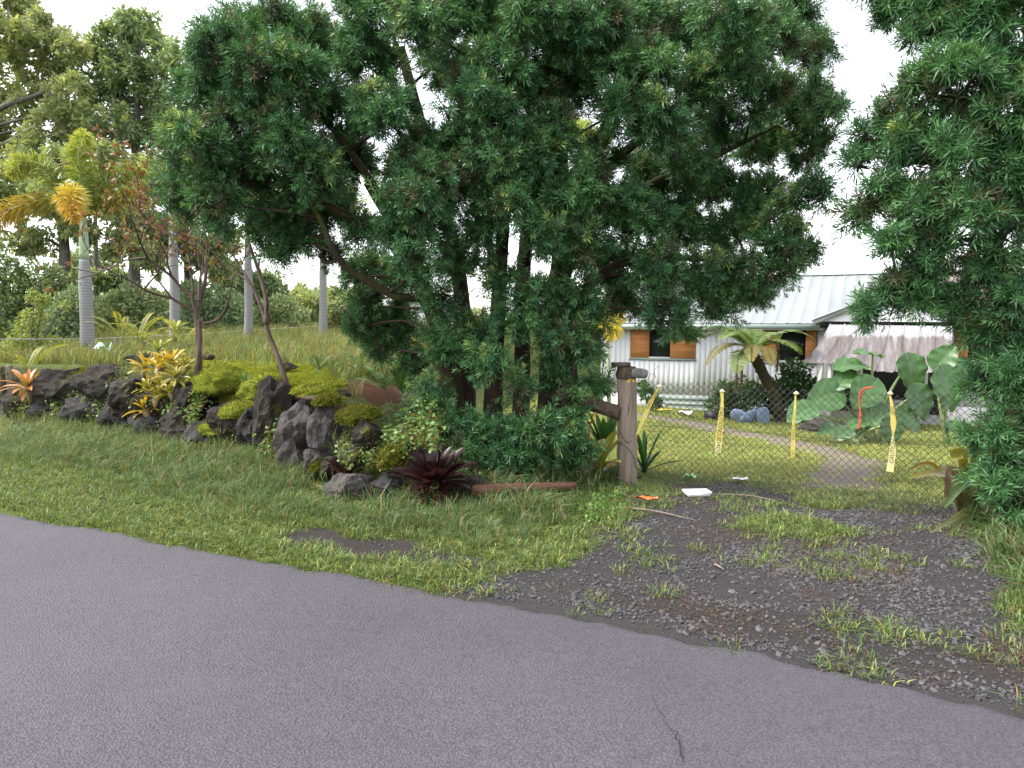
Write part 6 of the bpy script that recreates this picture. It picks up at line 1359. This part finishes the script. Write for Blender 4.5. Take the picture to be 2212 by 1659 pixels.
# ------------------------------------------------------------------ trees and shrubs behind the meadow
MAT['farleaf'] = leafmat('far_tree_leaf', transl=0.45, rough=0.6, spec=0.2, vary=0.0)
def bg_tree(label, bx, d, trunk_px, lobes, n, leaf, cols, seed, zb=None, limbs=(), aspect=0.36, name='broadleaf_tree', group='trees beyond the meadow', rt_=0.2):
    b = at(bx, 720, d); b.z = (Hxy(b.x, b.y) if zb is None else zb)
    r = thing(name, label, 'tree', b, 0, group); b0 = np.array(b); g = np.random.default_rng(seed)
    P = [np.array([0, 0, -0.2])] + [np.array(at(x, y, d)) - b0 for x, y in trunk_px]
    MB().tube(bez(P, 6), lerpn([rt_, rt_ * 0.75, rt_ * 0.3], 6 * (len(P) - 1) + 1), 8).build('trunk', MAT['greybark'], r, True)
    T = np.array(bez(P, 6)); lb = []; mb = MB()
    for (x, y, q) in lobes:
        dd = g.uniform(-1.5, 1.5); c = np.array(at(x, y, d + dd)) - b0; rr = rad(q, d); lb.append((c, np.array([rr, rr * 1.1, rr * 0.85])))
        j = np.argmin(np.linalg.norm(T - c, axis=1) + 0.8 * np.maximum(0, T[:, 2] - c[2] + 0.3)); mb.tube(bez([T[j], (T[j] + c) / 2 + np.array([0, 0, 0.2]), c], 4), lerpn([rt_ * 0.35, rt_ * 0.2, 0.02], 9), 5, False)
        for q_ in range(4):
            e = norm(g.normal(size=3) + np.array([0, 0, 0.3])) * rr * 0.9; mb.tube([c, c + e * 0.5 + g.normal(0, .05, 3), c + e], [0.025, 0.018, 0.008], 3, False)
    for pts in limbs: mb.tube(bez([np.array(at(x, y, d + z_)) - b0 for x, y, z_ in pts], 6), lerpn([0.11, 0.08, 0.04], 6 * (len(pts) - 1) + 1), 6, False)
    mb.build('branches', MAT['greybark'], r)['kind'] = 'stuff'
    # break every lobe into small sprays so that sky shows between them
    sub = []
    for c, rr in lb:
        for k in range(26):
            dv = norm(g.normal(size=3)); sub.append((c + dv * rr * g.uniform(0.45, 1.05), rr * g.uniform(0.16, 0.32)))
    leafcloud('crown', sub, int(n * 1.9), leaf, aspect, cols, MAT['farleaf'], seed, up=0.1, shell=0.2, parent=r)
    return r
TG = [(0.25, 0.32, 0.16), (0.29, 0.35, 0.17), (0.22, 0.29, 0.15), (0.31, 0.34, 0.17)]  # far greens lightened: the pale veil of glare is put into the leaf colour
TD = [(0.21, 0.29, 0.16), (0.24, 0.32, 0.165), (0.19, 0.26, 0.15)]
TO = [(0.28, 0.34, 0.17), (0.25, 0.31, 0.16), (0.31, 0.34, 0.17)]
bg_tree('tall spreading tree reaching in from the left picture edge', -90, 26, [(-80, 500), (-60, 330), (-20, 200), (20, 60)], [(40, 40, 60), (100, 70, 52), (20, 130, 56), (120, 135, 56), (150, 205, 48), (70, 225, 60), (20, 300, 48), (120, 285, 50), (70, 320, 44), (-30, 60, 70), (-40, 200, 70), (-40, 330, 60), (180, 250, 36), (20, -20, 60), (150, 100, 30)], 11000, 0.24, TO, 201, limbs=[[(-60, 300, 0), (0, 235, -.5), (80, 205, -.6), (160, 163, -.6)], [(-60, 350, 0), (20, 306, -.5), (125, 239, -.5)]])
bg_tree('tall pointed tree against the sky left of the fern pine', 295, 28, [(290, 560), (292, 400), (296, 250), (300, 80)], [(295, 60, 46), (250, 95, 48), (335, 105, 50), (205, 140, 46), (270, 160, 58), (345, 185, 52), (225, 215, 54), (300, 240, 50), (375, 240, 44), (180, 255, 42), (250, 280, 48), (330, 290, 46), (390, 130, 40), (385, 320, 50)], 11000, 0.24, TD, 202, rt_=0.24)
bg_tree('mid-height tree behind the ringed palm', 130, 24, [(140, 560), (130, 460), (120, 380)], [(60, 380, 50), (130, 350, 48), (200, 330, 46), (30, 440, 46), (100, 430, 48), (240, 380, 42), (170, 500, 40), (60, 520, 46), (250, 460, 40), (0, 400, 50)], 8000, 0.22, TG, 203)
bg_tree('slim tree between the ringed palm and the bare guava', 285, 25, [(290, 600), (292, 480), (285, 380)], [(280, 380, 46), (330, 400, 42), (240, 420, 38), (300, 470, 44), (350, 490, 40), (260, 540, 40), (330, 560, 36)], 5500, 0.22, TG, 204, rt_=0.14)
bg_tree('thin-trunked tree just left of the second palm', 205, 30, [(208, 600), (206, 480), (210, 380)], [(210, 430, 44), (190, 560, 40), (230, 600, 38), (150, 590, 40), (260, 610, 36)], 4200, 0.24, TD, 205, rt_=0.13)
bg_tree('leafy tree behind the second palm trunk', 400, 27, [(405, 600), (400, 480), (410, 400)], [(400, 420, 48), (450, 450, 46), (380, 500, 44), (430, 540, 42), (480, 520, 40), (350, 540, 36), (470, 580, 36)], 5200, 0.23, TG, 206, rt_=0.15)
bg_tree('tree behind the leaning guava below the fern pine branch', 560, 30, [(555, 640), (560, 560)], [(540, 610, 36), (580, 620, 34), (500, 600, 36), (600, 650, 30)], 3200, 0.24, TD, 207, rt_=0.13)
bg_tree('low distant tree left of the slender palm', 640, 38, [(640, 690), (642, 650)], [(640, 640, 34), (610, 660, 30), (670, 650, 30), (600, 690, 28), (655, 680, 30)], 3000, 0.28, TG, 208, rt_=0.14)
bg_tree('low distant tree between the slender palm and the fern pine', 745, 38, [(745, 700), (742, 660)], [(740, 650, 30), (770, 670, 28), (720, 680, 28), (750, 700, 26)], 2400, 0.28, TO, 209, rt_=0.14)
SG = [(0.15, 0.22, 0.09), (0.18, 0.25, 0.10), (0.12, 0.18, 0.08)]
bush('dark green shrub mass at the left edge beyond the wire', [(30, 640, 60), (90, 610, 50), (0, 590, 50), (120, 670, 52), (50, 700, 54), (0, 720, 50), (150, 620, 40)], 20, 8000, 0.15, SG, 'shrub', 'shrub', seed=11, group='shrubs beyond the wire')
bush('rounded shrub directly left of the ringed palm trunk', [(140, 700, 46), (100, 730, 40), (160, 660, 40), (170, 720, 30)], 19, 4500, 0.14, TD, 'shrub', 'shrub', seed=12, group='shrubs beyond the wire')
bush('yellow-green loose shrub with upright twigs in front of the dark mass', [(70, 690, 26), (55, 730, 30), (95, 650, 18), (70, 640, 14), (40, 760, 30), (110, 745, 22), (140, 660, 10)], 15.5, 2300, 0.09, [(0.22, 0.27, 0.07), (0.17, 0.23, 0.06), (0.26, 0.28, 0.09)], 'shrub', 'shrub', seed=13, group='shrubs beyond the wire')
bush('dull green shrub between the ringed palm and the second palm', [(240, 670, 38), (280, 650, 40), (320, 660, 38), (230, 710, 34), (300, 700, 36), (345, 690, 30)], 24, 5200, 0.16, TG, 'shrub', 'shrub', seed=14, group='shrubs beyond the wire')
bush('grey-green shrub between the second palm and the leaning guava', [(410, 640, 36), (460, 650, 36), (500, 660, 34), (430, 690, 34), (480, 700, 34), (520, 690, 30)], 26, 4800, 0.17, TD, 'shrub', 'shrub', seed=15, group='shrubs beyond the wire')
bush('leafy shrub right of the leaning guava near the meadow edge', [(570, 690, 30), (600, 665, 30), (640, 690, 30), (620, 715, 26)], 27, 3200, 0.18, TG, 'shrub', 'shrub', seed=16, group='shrubs beyond the wire')
bush('brownish low shrub left of the hanging fern pine branch', [(735, 690, 26), (760, 680, 26), (715, 705, 20), (780, 700, 26)], 24, 2200, 0.16, [(0.12, 0.10, 0.06), (0.10, 0.13, 0.05)], 'shrub', 'shrub', seed=17, group='shrubs beyond the wire')
bush('broad shrub behind the fern pine trunks', [(860, 690, 30), (940, 700, 34), (1030, 700, 36), (1120, 705, 34), (900, 720, 30), (1200, 710, 34)], 30, 4000, 0.2, TG, 'shrub', 'shrub', seed=18, group='shrubs beyond the wire')
# a far wood closing the horizon on the left
lb = []
for i in range(46):
    x = -300 + i * 24; lb.append((np.array(at(x, 668 + rnd.uniform(-14, 12), 62 + rnd.uniform(-5, 5))), rad(rnd.uniform(26, 44), 62)))
o = leafcloud('distant_woods', lb, 26000, 0.6, 0.5, TD, MAT['leaf'], 99, shell=0.3); tag(o, 'far low wood closing the meadow on the horizon', 'woods')
